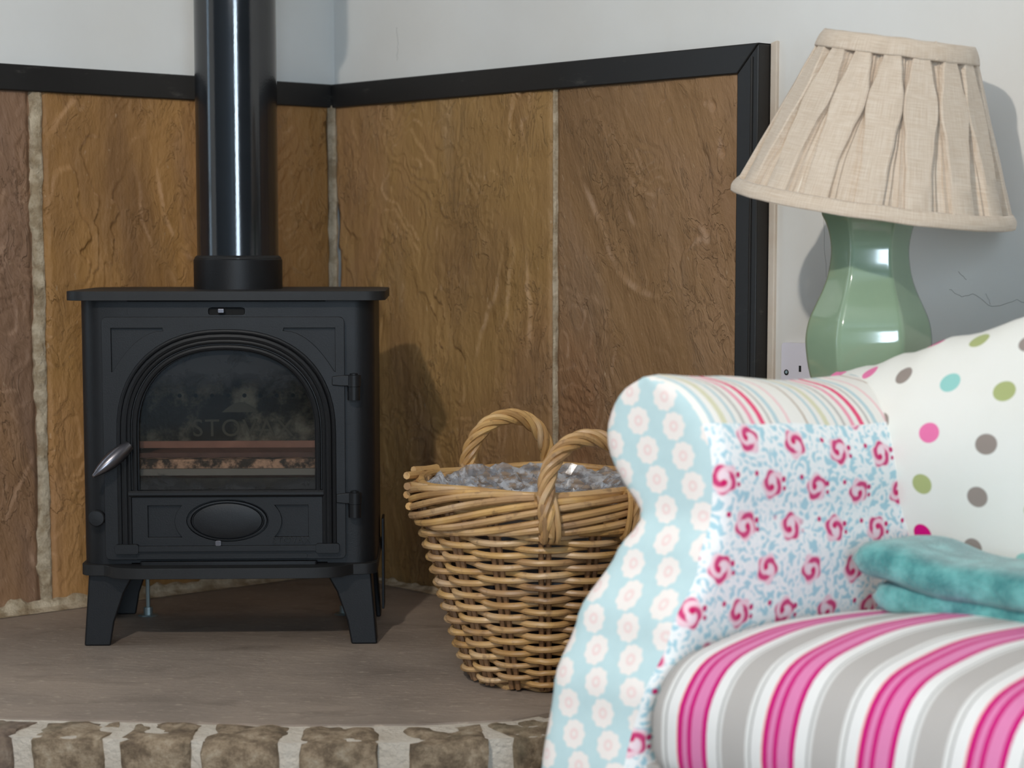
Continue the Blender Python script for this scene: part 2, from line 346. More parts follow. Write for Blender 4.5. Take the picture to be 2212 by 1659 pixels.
def tube(pts, r, sides=8, closed=False, bm=None, rf=None, cap=True):
    bm = bm or bmesh.new(); pts = [Vector(p) for p in pts]; N = len(pts); rings = []; up = None
    for i, p in enumerate(pts):
        if closed: t = pts[(i + 1) % N] - pts[i - 1]
        else: t = pts[min(i + 1, N - 1)] - pts[max(i - 1, 0)]
        t.normalize()
        if up is None:
            up = Vector((0, 0, 1)) if abs(t.z) < .9 else Vector((1, 0, 0))
        up = (up - t * up.dot(t)).normalized(); sd = t.cross(up)
        rr = r * (rf(i / (N - 1)) if rf else 1)
        rings.append([bm.verts.new(p + (up * cos(2 * pi * k / sides) + sd * sin(2 * pi * k / sides)) * rr) for k in range(sides)])
    for i in range(N if closed else N - 1):
        a, b = rings[i], rings[(i + 1) % N]
        for k in range(sides): bm.faces.new((a[k], a[(k + 1) % sides], b[(k + 1) % sides], b[k]))
    if not closed and cap: bm.faces.new(rings[0][::-1]); bm.faces.new(rings[-1])
    return bm
def lathe(prof, seg=32, bm=None, fr=None, cx=0, cy=0, cap=True):
    bm = bm or bmesh.new(); rings = []
    for r, z in prof: rings.append([bm.verts.new((cx + r * (fr(2 * pi * k / seg, z) if fr else 1) * cos(2 * pi * k / seg), cy + r * (fr(2 * pi * k / seg, z) if fr else 1) * sin(2 * pi * k / seg), z)) for k in range(seg)])
    for a, b in zip(rings, rings[1:]):
        for k in range(seg): bm.faces.new((a[k], a[(k + 1) % seg], b[(k + 1) % seg], b[k]))
    if cap: bm.faces.new(rings[0][::-1]); bm.faces.new(rings[-1])
    return bm
def grid(pts, uvs=None, bm=None, closed=False):
    """pts[i][j] -> quad surface with uv layer"""
    bm = bm or bmesh.new(); L = bm.loops.layers.uv.verify()
    V = [[bm.verts.new(p) for p in row] for row in pts]
    for i in range(len(V) - 1):
        for j in range(len(V[0]) - 1):
            f = bm.faces.new((V[i][j], V[i + 1][j], V[i + 1][j + 1], V[i][j + 1]))
            if uvs:
                for lp, (a, b) in zip(f.loops, ((i, j), (i + 1, j), (i + 1, j + 1), (i, j + 1))): lp[L].uv = uvs[a][b]
    return bm
def catmull(P, n):
    out = []
    for i in range(len(P) - 1):
        p0, p1, p2, p3 = P[max(i - 1, 0)], P[i], P[i + 1], P[min(i + 2, len(P) - 1)]
        for k in range(n):
            t = k / n
            out.append(tuple(.5 * (2 * b + (c - a) * t + (2 * a - 5 * b + 4 * c - d) * t * t + (3 * b - a - 3 * c + d) * t ** 3) for a, b, c, d in zip(p0, p1, p2, p3)))
    out.append(tuple(P[-1])); return out
def resample(P, n):
    L = [0]
    for a, b in zip(P, P[1:]): L.append(L[-1] + sqrt(sum((x - y) ** 2 for x, y in zip(a, b))))
    out = []; j = 0
    for i in range(n):
        d = L[-1] * i / (n - 1)
        while j < len(L) - 2 and L[j + 1] < d: j += 1
        t = (d - L[j]) / max(1e-9, L[j + 1] - L[j]); out.append(tuple(x + (y - x) * t for x, y in zip(P[j], P[j + 1])))
    return out
def interp(x, T):
    if x <= T[0][0]: return T[0][1]
    for (a, b), (c, d) in zip(T, T[1:]):
        if x <= c:
            t = (x - a) / (c - a); t = t * t * (3 - 2 * t); return b + (d - b) * t
    return T[-1][1]
def sm(a, b, x):
    t = max(0, min(1, (x - a) / (b - a))); return t * t * (3 - 2 * t)

# ------------------------------------------------------------------ room shell
FZ, CZ, REC = -.14, 2.25, .024
Ls, Lt = 5.0, 4.5
struct(mk('floor', prism([[tuple(W(-.2, -.2)[:2]), tuple(W(Ls + .2, -.2)[:2]), tuple(W(Ls + .2, Lt + .2)[:2]), tuple(W(-.2, Lt + .2)[:2])]], XY(FZ - .1, FZ)), 'carpet', smooth=False))
struct(mk('ceiling', prism([[tuple(W(-.2, -.2)[:2]), tuple(W(Ls + .2, -.2)[:2]), tuple(W(Ls + .2, Lt + .2)[:2]), tuple(W(-.2, Lt + .2)[:2])]], XY(CZ, CZ + .1)), 'ceiling', smooth=False))
def rect(a, b, c, d): return [(a, b), (c, b), (c, d), (a, d)]
def wallmap_left(s0, s1): return lambda p, k: W((s0, s1)[k], p[0], p[1])      # p = (t, z)
def wallmap_right(t0, t1): return lambda p, k: W(p[0], (t0, t1)[k], p[1])     # p = (s, z)
WIN1, WIN2, WIN3 = (1.20, .23, 1.55, 1.73), (3.0, .25, 4.0, 1.85), None
wl = struct(mk('wall_left', prism([rect(-REC, FZ, Lt, CZ), rect(*WIN1)], wallmap_left(-REC, -REC - .12)), 'plaster', smooth=False))
wr = struct(mk('wall_right', prism([rect(-REC - .12, FZ, Ls, CZ)], wallmap_right(-REC, -REC - .12)), 'plaster', smooth=False))
wb = struct(mk('wall_back', prism([rect(-REC, FZ, Lt, CZ), rect(*WIN2)], wallmap_left(Ls, Ls + .12)), 'paint', smooth=False))
ws = struct(mk('wall_side', prism([rect(-REC, FZ, Ls, CZ)], wallmap_right(Lt, Lt + .12)), 'paint', smooth=False))
def window(name, wr_, fm, fm2):
    a, b, c, d = wr_; w = .05
    f = struct(mk(name, prism([rect(a, b, c, d), rect(a + w, b + w, c - w, d - w)], fm), 'white_paint', smooth=False))
    mk('mullion', prism([rect((a + c) / 2 - .02, b + w, (a + c) / 2 + .02, d - w)], fm), 'white_paint', f, smooth=False)
    for i in (1, 2): mk('glazing_bar', prism([rect(a + w, b + (d - b) * i / 3 - .012, c - w, b + (d - b) * i / 3 + .012)], fm2), 'white_paint', f, smooth=False)
window('window_1', WIN1, wallmap_left(-.05, -.09), wallmap_left(-.06, -.08))
window('window_2', WIN2, wallmap_left(Ls - .03, Ls + .01), wallmap_left(Ls - .02, Ls))

# stone slabs: riven surface as real relief
STONE_TOP = .872
def slab(u0, u1, z0, z1, seed, rot, fmap, mat, parent, gain=1):
    bm = bmesh.new(); L = bm.loops.layers.uv.verify(); AT = bm.verts.layers.float.new('ridge')
    nx, nz = int((u1 - u0) / .0024), int((z1 - z0) / .0028)
    V = []; cr, sr = cos(rot), sin(rot)
    for i in range(nx + 1):
        row = []
        for j in range(nz + 1):
            u = u0 + (u1 - u0) * i / nx; z = z0 + (z1 - z0) * j / nz
            eu = noise.noise(Vector((z * 22, seed, 1))) * .003
            x, y = u * cr + z * sr, -u * sr + z * cr
            wv = noise.noise(Vector((x * 10, y * 7, seed + 5))) * .30 + noise.noise(Vector((x * 34, y * 24, seed + 8))) * .14 + noise.noise(Vector((x * 90, y * 60, seed + 9))) * .05
            a = noise.noise(Vector((x * 3.2 + wv * .5, y * 1.1, seed))) + .5 * noise.noise(Vector((x * 8 + wv, y * 3.0, seed + 2)))
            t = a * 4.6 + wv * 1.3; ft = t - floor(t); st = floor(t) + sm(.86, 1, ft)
            cut = noise.noise(Vector((x * 5, y * 4, seed + 11))) + .35 * noise.noise(Vector((x * 16, y * 9, seed + 12)))
            amp = .0064 * sm(-.05, .40, cut)
            b = (noise.noise(Vector((x * 9, y * 12 + wv * 2, seed + 21))) + .4 * noise.noise(Vector((x * 25, y * 18, seed + 22)))) * 3.4; fb = b - floor(b); stb = floor(b) + sm(.84, 1, fb)
            h = amp * (st - t * .75) + .0026 * (stb - b * .7) * sm(.05, -.45, cut) + .0007 * noise.noise(Vector((x * 70, y * 30, seed + 3))) + .0035 * a
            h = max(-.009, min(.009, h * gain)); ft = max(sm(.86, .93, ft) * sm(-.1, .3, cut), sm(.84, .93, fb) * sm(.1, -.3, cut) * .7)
            ed = min(i, nx - i, (nz - j) + 3) * .0024
            h -= .007 * (1 - sm(0, .012, ed + .002 * noise.noise(Vector((u * 60, z * 40, seed)))))
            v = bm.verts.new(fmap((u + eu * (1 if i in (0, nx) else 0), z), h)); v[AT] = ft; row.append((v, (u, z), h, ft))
        V.append(row)
    for i in range(nx):
        for j in range(nz):
            q = (V[i][j], V[i + 1][j], V[i + 1][j + 1], V[i][j + 1]); f = bm.faces.new([a[0] for a in q])
            for lp, a in zip(f.loops, q): lp[L].uv = a[1]
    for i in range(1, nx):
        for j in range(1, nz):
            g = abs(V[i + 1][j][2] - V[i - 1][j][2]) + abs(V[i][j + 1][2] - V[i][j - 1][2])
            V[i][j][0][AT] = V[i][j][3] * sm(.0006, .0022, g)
    rim = [V[i][0] for i in range(nx + 1)] + [V[nx][j] for j in range(1, nz + 1)] + [V[i][nz] for i in range(nx - 1, -1, -1)] + [V[0][j] for j in range(nz - 1, 0, -1)]
    back = [bm.verts.new(fmap(a[1], -REC)) for a in rim]
    for i in range(len(rim)): j = (i + 1) % len(rim); bm.faces.new((rim[j][0], rim[i][0], back[i], back[j]))
    return mk('stone_slab', bm, mat, parent, angle=60)
fl = lambda p, h: W(h, p[0], p[1]); fr_ = lambda p, h: W(p[0], h, p[1])
SE = 1.0166
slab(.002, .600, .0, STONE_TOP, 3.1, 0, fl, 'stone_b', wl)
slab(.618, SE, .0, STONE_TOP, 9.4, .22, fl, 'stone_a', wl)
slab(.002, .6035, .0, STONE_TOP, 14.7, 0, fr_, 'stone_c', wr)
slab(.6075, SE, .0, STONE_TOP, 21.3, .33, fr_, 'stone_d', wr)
def joint(fmap, u, w, parent, out=.0015, wob=.004):
    bm = bmesh.new(); R = []
    for j in range(301):
        z = STONE_TOP * j / 300; a = noise.noise(Vector((z * 13, u, 1))) * wob; b = noise.noise(Vector((z * 31, u, 7))) * wob
        spill = max(0, noise.noise(Vector((z * 7, u, 19))) + .4 * noise.noise(Vector((z * 40, u, 29)))) * wob * 2.6
        b += noise.noise(Vector((z * 90, u, 3))) * wob * .5; a += noise.noise(Vector((z * 75, u, 13))) * wob * .35
        R.append([bm.verts.new(fmap((x, z), h)) for x, h in ((u - w / 2 - min(.003, w * .4) + a * .4, -.012), (u - w / 2 + a * .5, out * .3), (u - w * .1 + a, out + b * .3), (u + w / 2 + b * .5, out * .5), (u + w / 2 + min(.001, w * .2) + spill + b * .6, -.001), (u + w / 2 + min(.003, w * .5) + spill, -.012))])
    for a, b in zip(R, R[1:]):
        for k in range(5): bm.faces.new((a[k], a[k + 1], b[k + 1], b[k]))
    return mk('mortar_joint', bm, 'mortar', parent)
joint(fl, .609, .015, wl, .003, .009); joint(fr_, .6055, .0035, wr, .0010, .0018)
# corner joint: a vertical bead
bm = bmesh.new(); tube([W(.002 + .002 * noise.noise(Vector((z * 12, 0, 0))), .002 + .002 * noise.noise(Vector((z * 15, 3, 0))), z) for z in [STONE_TOP * i / 80 for i in range(81)]], 0.0095, 8, bm=bm, rf=lambda t: 1 + .25 * noise.noise(Vector((t * 25, 5, 0))))
mk('mortar_joint', bm, 'mortar', wl)
# crumbly mortar along the foot of the left slabs
def skirt(fmap, u0, u1, hh, parent):
    bm = bmesh.new(); R = []
    for i in range(161):
        u = u0 + (u1 - u0) * i / 160; k = noise.noise(Vector((u * 26, 2, 0))); k2 = noise.noise(Vector((u * 60, 9, 0)))
        top = hh * (1 + .8 * k + .5 * k2)
        R.append([bm.verts.new(fmap((u, max(.001, z)), h)) for z, h in ((top, .001), (top * .8, .007 + .002 * k2), (top * .35, .010 + .003 * k), (.001, .022 + .004 * k2), (-.002, .03))])
    for a, b in zip(R, R[1:]):
        for k in range(4): bm.faces.new((a[k], a[k + 1], b[k + 1], b[k]))
    return mk('mortar_fillet', bm, 'mortar', parent)
skirt(fl, .03, SE, .018, wl); skirt(fr_, .03, SE, .006, wr)

# black steel angle trim
TH, TO = .043, .0075     # face height, stand-off in front of the stone
def trim_run(name, fmap, p, label):
    o = mk(name, prism([p], lambda q, k: fmap(q, (TO, -REC)[k])), 'trim', bevel=.0025, bseg=3); return struct(o, label)
z0, z1, e0, e1 = STONE_TOP - .004, STONE_TOP + TH - .004, SE - .004, SE + .038
trim_run('trim_1', fl, [(-REC + .001, z0), (e0, z0), (e1, z1), (-REC + .001, z1)], 'black steel edging above the left stone slabs')
trim_run('trim_2', fr_, [(TO + .0005, z0), (e0, z0), (e1, z1), (TO + .0005, z1)], 'black steel edging above the right stone slabs')
trim_run('trim_3', fr_, [(e0, .0), (e1, .0), (e1, z1 - .0008), (e0, z0 - .0008)], 'upright black steel edging right of the stone slabs')
trim_run('trim_4', fl, [(e0, .0), (e1, .0), (e1, z1 - .0008), (e0, z0 - .0008)], 'upright black steel edging left of the stone slabs')
mk('weld_bead', tube([fr_((e0 + (e1 - e0) * .72, z), TO) for z in (.01, .3, .6, z1 - .02)], .0024, 8), 'trim', bpy.data.objects['trim_3'])
# raised bead on the upright and strip of bare filler beside it
struct(mk('trim_5', prism([[(e1 + .0005, -.0), (e1 + .013, -.0), (e1 + .013, z1 + .004), (e1 + .0005, z1 + .001)]], lambda q, k: fr_(q, (-REC + .006, -REC - .002)[k])), 'caulk', bevel=.002), 'strip of bare beige filler beside the steel edging')

# cracks in the plaster
def crack(pts, r=.0006):
    P = []
    for a, b in zip(pts, pts[1:]):
        for k in range(6):
            t = k / 6; s = a[0] + (b[0] - a[0]) * t; z = a[1] + (b[1] - a[1]) * t
            P.append(fr_((s + .0025 * noise.noise(Vector((s * 150, z * 150, 0))), z + .0025 * noise.noise(Vector((s * 150, z * 150, 9)))), -REC))
    mk('plaster_crack', tube(P, r, 5), 'crack', wr)
crack([(1.38, .555), (1.40, .545), (1.42, .550), (1.45, .532), (1.49, .542), (1.53, .53)]); crack([(1.395, .58), (1.41, .566)]); crack([(1.44, .55), (1.45, .532)])
crack([(1.156, .70), (1.158, .62), (1.163, .56)], .0004); crack([(.165, .945), (.167, .975), (.163, 1.01)], .0012)

# ------------------------------------------------------------------ hearth
HE = 1.13
edge = [W(0, HE)[:2], W(.50, HE)[:2]]
FRONT = [(-.835, 2.66), (-.66, 2.618), (-.40, 2.590), (-.28, 2.578), (-.12, 2.582), (.0, 2.607), (.035, 2.635)]
hp = [W(-REC + .001, -REC + .001)[:2], W(-REC + .001, HE)[:2]] + FRONT + [W(HE, -REC + .001)[:2]]
hearth = struct(mk('hearth', prism([[tuple(p) for p in hp]], XY(FZ, 0)), 'hearth', smooth=False), 'smooth brown stone hearth slab under the stove')
def off(poly, d):
    out = []
    for i, p in enumerate(poly):
        a = poly[max(0, i - 1)]; b = poly[min(len(poly) - 1, i + 1)]; t = Vector((b[0] - a[0], b[1] - a[1])).normalized(); out.append((p[0] + t.y * d, p[1] - t.x * d))
    return out
# mortar bed in front, bricks proud of it
outer = off(FRONT, .088)
mk('mortar_bed', prism([[(p[0], p[1]) for p in off(FRONT, -.004)] + outer[::-1]], XY(FZ, -.0025)), 'mortar_pale', hearth, smooth=False)
rgt = [(.035, 2.635)] + [tuple(W(HE, t)[:2]) for t in (.35, .0)]
mk('mortar_bed', prism([[(.033, 2.637), tuple(W(HE - .002, .0)[:2]), tuple(W(HE + .085, .0)[:2]), (.095, 2.575)]], XY(FZ, -.007)), 'mortar_pale', hearth, smooth=False)
def brick(cx, cy, ang, w, d, h, seed):
    bm = bmesh.new(); nx, ny, nz = 7, 6, 8
    bmesh.ops.create_cube(bm, size=1); bmesh.ops.subdivide_edges(bm, edges=bm.edges, cuts=8, use_grid_fill=True)
    for v in bm.verts:
        p = v.co.copy(); 
        q = Vector((p.x * w, p.y * d, p.z * h))
        # round the arrises
        rr = .0055
        lim = Vector((w / 2 - rr, d / 2 - rr, h / 2 - rr)); inner = Vector((max(-lim.x, min(lim.x, q.x)), max(-lim.y, min(lim.y, q.y)), max(-lim.z, min(lim.z, q.z))))
        dl = q - inner
        if dl.length > rr: q = inner + dl.normalized() * rr
        q += Vector((noise.noise(Vector((p.x * 3, p.y * 3 + seed, p.z * 3))), noise.noise(Vector((p.x * 3 + 9, p.y * 3, p.z * 3 + seed))), noise.noise(Vector((p.x * 3 + seed, p.y * 3 + 4, p.z * 3))))) * .0055
        q += Vector((noise.noise(q * 70 + Vector((seed, 0, 0))), noise.noise(q * 70 + Vector((0, seed, 0))), noise.noise(q * 70 + Vector((0, 0, seed))))) * .0022
        v.co = q
    o = mk('brick', bm, 'brick', hearth, angle=70); o.location = (cx, cy, -h / 2 + .002 * ((seed * 7) % 3 - 1)); o.rotation_euler = (0, 0, ang); return o
BR = [(-310, -165), (-130, 22), (62, 222), (264, 414), (441, 612), (645, 815), (872, 1046)]
for i, (a, b) in enumerate(BR):
    X0, X1 = (a - 1106) / 4400 * 2.54, (b - 1106) / 4400 * 2.54; xm = (X0 + X1) / 2
    j = min(range(len(FRONT) - 1), key=lambda k: abs((FRONT[k][0] + FRONT[k + 1][0]) / 2 - xm)); p, q = FRONT[j], FRONT[j + 1]
    t = (xm - p[0]) / (q[0] - p[0]); yy = p[1] + (q[1] - p[1]) * t; ang = atan2(q[1] - p[1], q[0] - p[0])
    brick(xm, yy - .053 + .003 * sin(i * 5), ang * .8, X1 - X0, .094, .135, i * 1.7 + 1)
brick(.018, 2.563, .55, .075, .092, .135, 31)
for i in range(3):
    p = W(HE + .046, .40 - i * .13); brick(p.x, p.y, atan2(BY, BX) + pi / 2 + (0 if i else .06), .105, .09, .135, 40 + i * 2.3)

# ------------------------------------------------------------------ stove
stove = tag(empty('wood_burning_stove', (-.434, 3.10, 0), radians(2.2)), 'matt black cast iron wood burning stove standing on the stone hearth', 'stove')
# body: c-shaped steel shell open behind the door
def cshape(x, y0, y1, r, th, gap):
    o = [(-gap, y0)] + [(-x + r - r * sin(a), y0 + r - r * cos(a)) for a in [pi / 2 * i / 6 for i in range(7)]] + [(-x, y1), (x, y1)] + [(x - r + r * cos(a), y0 + r - r * sin(a)) for a in [pi / 2 * i / 6 for i in range(7)]] + [(gap, y0)]
    xi, yi, yo, ri = x - th, y0 + th, y1 - th, r - th
    inn = [(gap, yi)] + [(xi - ri + ri * sin(a), yi + ri - ri * cos(a)) for a in [pi / 2 * i / 4 for i in range(5)]] + [(xi, yo), (-xi, yo)] + [(-xi + ri - ri * cos(a), yi + ri - ri * sin(a)) for a in [pi / 2 * i / 4 for i in range(5)]] + [(-gap, yi)]
    return o + inn
body = mk('body', prism([cshape(.224, 0, .285, .032, .010, .150)], XY(.128, .532)), 'iron', stove)
mk('front_frame', prism([rect(-.152, .129, .152, .531), rect(-.14, .2, .14, .465), rrect(-.027, .510, .027, .5205, .003, 3)], XZ(.0005, .010)), 'iron', stove, bevel=.001)
# air slider slot under the top plate
mk('air_slot', box(-.030, .030, .006, .012, .508, .523), 'soot', stove, smooth=False)
mk('air_slider', box(-.0125, -.003, -.007, .006, .5125, .5195), 'nickel', stove, bevel=.001)
mk('top_plate', prism([rrect(-.2415, -.022, .2415, .318, [.030, .05, .05, .030], 8)], XY(.532, .546)), 'iron_dust', stove, bevel=.004, bseg=3)
# base plate with front lip
def lip():
    P = rrect(-.2265, -.012, .2265, .295, .022, 6)
    i0 = max(range(len(P)), key=lambda k: (-1e3 if P[k][1] > .0 else 0) + P[k][0])
    back = [p for p in P if p[1] > -.0119]
    right = sorted([p for p in back if p[0] > 0], key=lambda p: atan2(p[1] - .14, p[0])); left = sorted([p for p in back if p[0] <= 0], key=lambda p: (atan2(p[1] - .14, p[0]) + 2 * pi) % (2 * pi))
    fr = [(-.205, -.012), (-.190, -.014), (-.182, -.022), (-.174, -.036), (-.155, -.046), (-.13, -.050), (.13, -.050), (.155, -.046), (.174, -.036), (.182, -.022), (.190, -.014), (.205, -.012)]
    return right + left + fr
mk('base_plate', prism([lip()], XY(.112, .1285)), 'iron_dust', stove, bevel=.003, bseg=3)
mk('ash_lip_rail', prism([rrect(-.135, -.016, .135, -.006, .004, 3)], XY(.128, .1335)), 'iron', stove, bevel=.0015)
# legs
LEGP = [(-.2165, .1125), (-.1466, .1125), (-.1635, .082), (-.179, .037), (-.1854, 0), (-.2255, 0)]
def leg(sx, ys, yd):
    """front web + side web, splayed foot"""
    bm = prism([[(sx * x, z) for x, z in LEGP]], XZ(ys, ys + yd * .008))
    sp = [(ys + yd * .004, .1125), (ys + yd * .085, .1125), (ys + yd * .066, .082), (ys + yd * .050, .037), (ys + yd * .046, 0), (ys + yd * .004, 0)]
    prism([sp], lambda p, k: Vector((sx * (-.2165 - .009 * (1 - p[1] / .1125) + (0, .008)[k]), p[0], p[1])), bm)
    return mk('leg', bm, 'iron', stove, bevel=.003, bseg=3)
for sx in (1, -1):
    leg(sx, .004, 1)
    rl = leg(sx, .282, -1)
    b = mk('levelling_bolt', tube([(sx * -.163, .262, .0), (sx * -.163, .262, .112)], .0035, 8), 'zinc', rl)
    bm = lathe([(.017, .0003), (.015, .0025), (.0075, .003), (.0075, .015)], 12, cx=sx * -.163, cy=.262)
    mk('levelling_foot', bm, 'zinc', rl, smooth=False); mk('lock_nut', lathe([(.007, .062), (.007, .068)], 6, cx=sx * -.163, cy=.262), 'zinc', rl, smooth=False)
mk('rear_heat_shield', prism([[(.2, .02), (.262, .02), (.262, .115), (.255, .17), (.2, .17)]], YZ(.228, .232)), 'iron', stove, bevel=.001)

# door
door = mk('door', prism([rrect(-.187, .137, .179, .507, .008, 4)], XZ(.0, .0005)), 'iron', stove)   # replaced below
bpy.data.objects.remove(door)
AXC, AHW, ASP, AEH = -.001, .1355, .330, .128          # arch centre, half width, spring height, rise
def arch(d, zb, n=28, corner=True):
    P = [(AXC - AHW - d, zb)]
    for i in range(n + 1):
        a = pi - pi * i / n; ex = 2 / 2.3
        ca, sa = cos(a), sin(a)
        P.append((AXC + (AHW + d) * math.copysign(abs(ca) ** ex, ca), ASP + (AEH + d) * abs(sa) ** ex))
    P.append((AXC + AHW + d, zb)); return P
ZB = .243
def spandrel(sx):
    cx = -.004; out = []
    o = [(sx * .1690 + cx, .4905), (sx * .0915 + cx, .4905)]
    arcp = [(sx * (.0905 + .0765 * (t ** .85)) + cx, .486 - .061 * t ** 1.75) for t in [i / 10 for i in range(11)]]
    pts = o + arcp + [(sx * .1690 + cx, .424)]
    return pts if sx < 0 else pts[::-1]
def sidepanel(sx):
    zc, hh = .1955, .0245; xo = sx * .122; xi = sx * .0705
    arc_ = [(xi + sx * .011 * (1 - (2 * t - 1) ** 2), zc + hh - 2 * hh * t) for t in [i / 10 for i in range(11)]]
    return [(xo, zc + hh)] + arc_ + [(xo, zc - hh)]
def ell(rx, rz, cx=-.001, cz=.1965, n=40): return [(cx + rx * cos(2 * pi * i / n), cz + rz * sin(2 * pi * i / n)) for i in range(n)]
outer_ = rrect(-.187, .137, .179, .507, .008, 4)
door = mk('door', prism([outer_, arch(.0, ZB)[::1], spandrel(-1), spandrel(1), sidepanel(-1), sidepanel(1), ell(.0625, .0325)], XZ(-.0145, -.005)), 'iron', stove, bevel=.0018, bseg=2)
mk('door_backing', prism([rrect(-.186, .138, .178, .506, .008, 4), arch(-.002, ZB)], XZ(-.0075, -.0008)), 'iron', door, bevel=.0008)
mk('door_glass', prism([arch(.003, ZB - .004)], XZ(-.0005, .0025)), 'glass', door, smooth=False)
# arched mouldings: three beads swept round the opening
def bead(d, r, y, zb):
    P = [(x, y, z) for x, z in resample(arch(d, zb), 90)]
    return mk('arch_moulding', tube(P, r, 8), 'iron', door)
for d, r, y in ((.0035, .0042, -.0150), (.0125, .0036, -.0155), (.0195, .0050, -.0160), (.0275, .0034, -.0145)): bead(d, r, y, ZB if d < .01 else .160)
mk('sill_bead', tube([(-.150, -.0150, .2385), (.146, -.0150, .2385)], .0058, 10), 'iron', door)
mk('lower_rail', prism([rrect(-.140, .150, .138, .1585, .003, 3)], XZ(-.022, -.010)), 'iron', door, bevel=.0025, bseg=3)
for x in (-.1535, .1515):
    mk('plinth_block', prism([rrect(x - .018, .147, x + .018, .1615, .004, 4)], XZ(-.0255, -.010)), 'iron', door, bevel=.004, bseg=3)
mk('lower_groove', prism([rrect(-.140, .1375, .120, .1455, .003, 3)], XZ(-.0155, -.010)), 'iron', door, bevel=.001)
# oval air vent
bm = bmesh.new()
for k in range(1):
    R = []
    for f_, y in ((1, -.0080), (.985, -.0170), (.93, -.0172), (.90, -.0130), (.885, -.0130), (.86, -.0175), (.7, -.0188), (.4, -.0198), (.05, -.0202)):
        R.append([bm.verts.new((x, y, z)) for x, z in ell(.0545 * f_ + .0065 * (f_ - .05), .0265 * f_ + .0045 * (f_ - .05))])
    for a, b in zip(R, R[1:]):
        for i in range(40): bm.faces.new((a[i], a[(i + 1) % 40], b[(i + 1) % 40], b[i]))
    bm.faces.new(R[-1])
vent = mk('oval_air_vent', bm, 'iron', door)
mk('vent_lever', prism([rrect(-.0195, .1585, -.0105, .1665, .002, 3)], XZ(-.0215, -.010)), 'nickel', door, bevel=.001)
# hinges
for zt, xa in ((.4185, .160), (.2385, .165)):
    h = mk('hinge', prism([[(xa, zt - .015), (xa + .014, zt - .0165), (.197, zt - .0165), (.197, zt), (xa + .014, zt), (xa, zt - .002)]], XZ(-.019, -.010)), 'iron', door, bevel=.0015)
    bm = lathe([(.0105, zt - .017), (.0105, zt), (.006, zt + .0005), (.006, zt + .0025), (.002, zt + .003)], 18, cx=.193, cy=-.013); mk('knuckle', bm, 'iron', h)
    bm = lathe([(.0095, zt - .038), (.0095, zt - .0175)], 18, cx=.193, cy=-.013); mk('hinge_pin_socket', bm, 'iron', h)
    mk('hinge_bracket', prism([rect(.185, zt - .036, .201, zt - .019)], XZ(-.010, .003)), 'iron', h, smooth=False)
# handle: tear-drop bar
bm = bmesh.new(); p0, p1 = Vector((-.146, -.026, .314)), Vector((-.197, -.055, .270))
tube([p0 + (p1 - p0) * (i / 20) for i in range(21)], 1, 14, bm=bm, rf=lambda t: .0012 + .0112 * (sin(pi * (.13 + .87 * t) ** .92) ** .75 if t < .999 else .1))
hd = mk('handle', bm, 'nickel', door); mk('handle_stem', tube([(-.150, -.009, .308), (-.150, -.030, .309)], .006, 10), 'iron', hd)
# knob on the body, left of the door
bm = lathe([(.0075, 0), (.0075, .012), (.0125, .014), (.0125, .024), (.0110, .0255), (.004, .026)], 24)
bmesh.ops.rotate(bm, verts=bm.verts, matrix=Matrix.Rotation(radians(90), 3, 'X')); bmesh.ops.translate(bm, verts=bm.verts, vec=(-.199, .004, .2015)); mk('control_knob', bm, 'iron', stove)
# raised lettering
def text(body_, size, loc, parent, mat, ext=.0008, name='lettering', rx=90):
    cu = bpy.data.curves.new(name, 'FONT'); cu.body = body_; cu.size = size; cu.extrude = ext; cu.align_x = 'CENTER'; cu.align_y = 'CENTER'; cu.resolution_u = 4; cu.space_character = 1.1
    to = bpy.data.objects.new(name, cu); COL.objects.link(to); dg = bpy.context.evaluated_depsgraph_get(); dg.update()
    me = bpy.data.meshes.new_from_object(to.evaluated_get(dg)); bpy.data.objects.remove(to)
    me.materials.clear(); me.materials.append(MT[mat]); me.transform(Matrix.Rotation(radians(rx), 4, 'X')); me.transform(Matrix.Translation(loc))
    o = bpy.data.objects.new(name, me); COL.objects.link(o); o.parent = parent; return o
text('STOVAX', .0140, (.0955, -.0155, .1655), door, 'iron_dust', .0016)
# firebox
fb = mk('fireback', prism([rect(-.165, .15, .165, .47)], XZ(.205, .215)), 'fireback', stove, smooth=False)
text('STOVAX', .040, (.004, .2030, .318), fb, 'logo', .003); 
mk('logo_arch', prism([[(-.03 + .06 * i / 10, .345 + .016 * sin(pi * i / 10)) for i in range(11)]], XZ(.201, .206)), 'logo', fb)
for i in range(8):
    mk('air_hole', prism([[(-.098 + i * .0262 + .0035 * cos(k * pi / 5), .372 + .0035 * sin(k * pi / 5)) for k in range(10)]], XZ(.2035, .206)), 'hole', fb, smooth=False)
for sx in (-1, 1): mk('side_firebrick', prism([rect(.02, .15, .205, .47)], YZ(sx * .165, sx * .175)), 'fireback', stove, smooth=False)
mk('firebox_roof', prism([rect(-.175, .015, .175, .215)], XY(.468, .474)), 'soot', stove, smooth=False)
mk('firebox_floor', prism([rect(-.175, .015, .175, .215)], XY(.215, .225)), 'soot', stove, smooth=False)
mk('log_guard_bar', box(-.150, .150, .030, .034, .304, .3145), 'rust', stove, smooth=False)
mk('brick_ledge', box(-.150, .150, .040, .070, .262, .285), 'ash', stove, bevel=.002)
mk('ember_brick', box(-.150, .150, .072, .20, .245, .292), 'rust', stove, smooth=False)
mk('grate_bar', box(-.145, .145, .022, .030, .262, .272), 'greybar', stove, smooth=False)
mk('ash_fret', box(-.145, .145, .018, .024, .244, .258), 'iron_dust', stove, smooth=False)
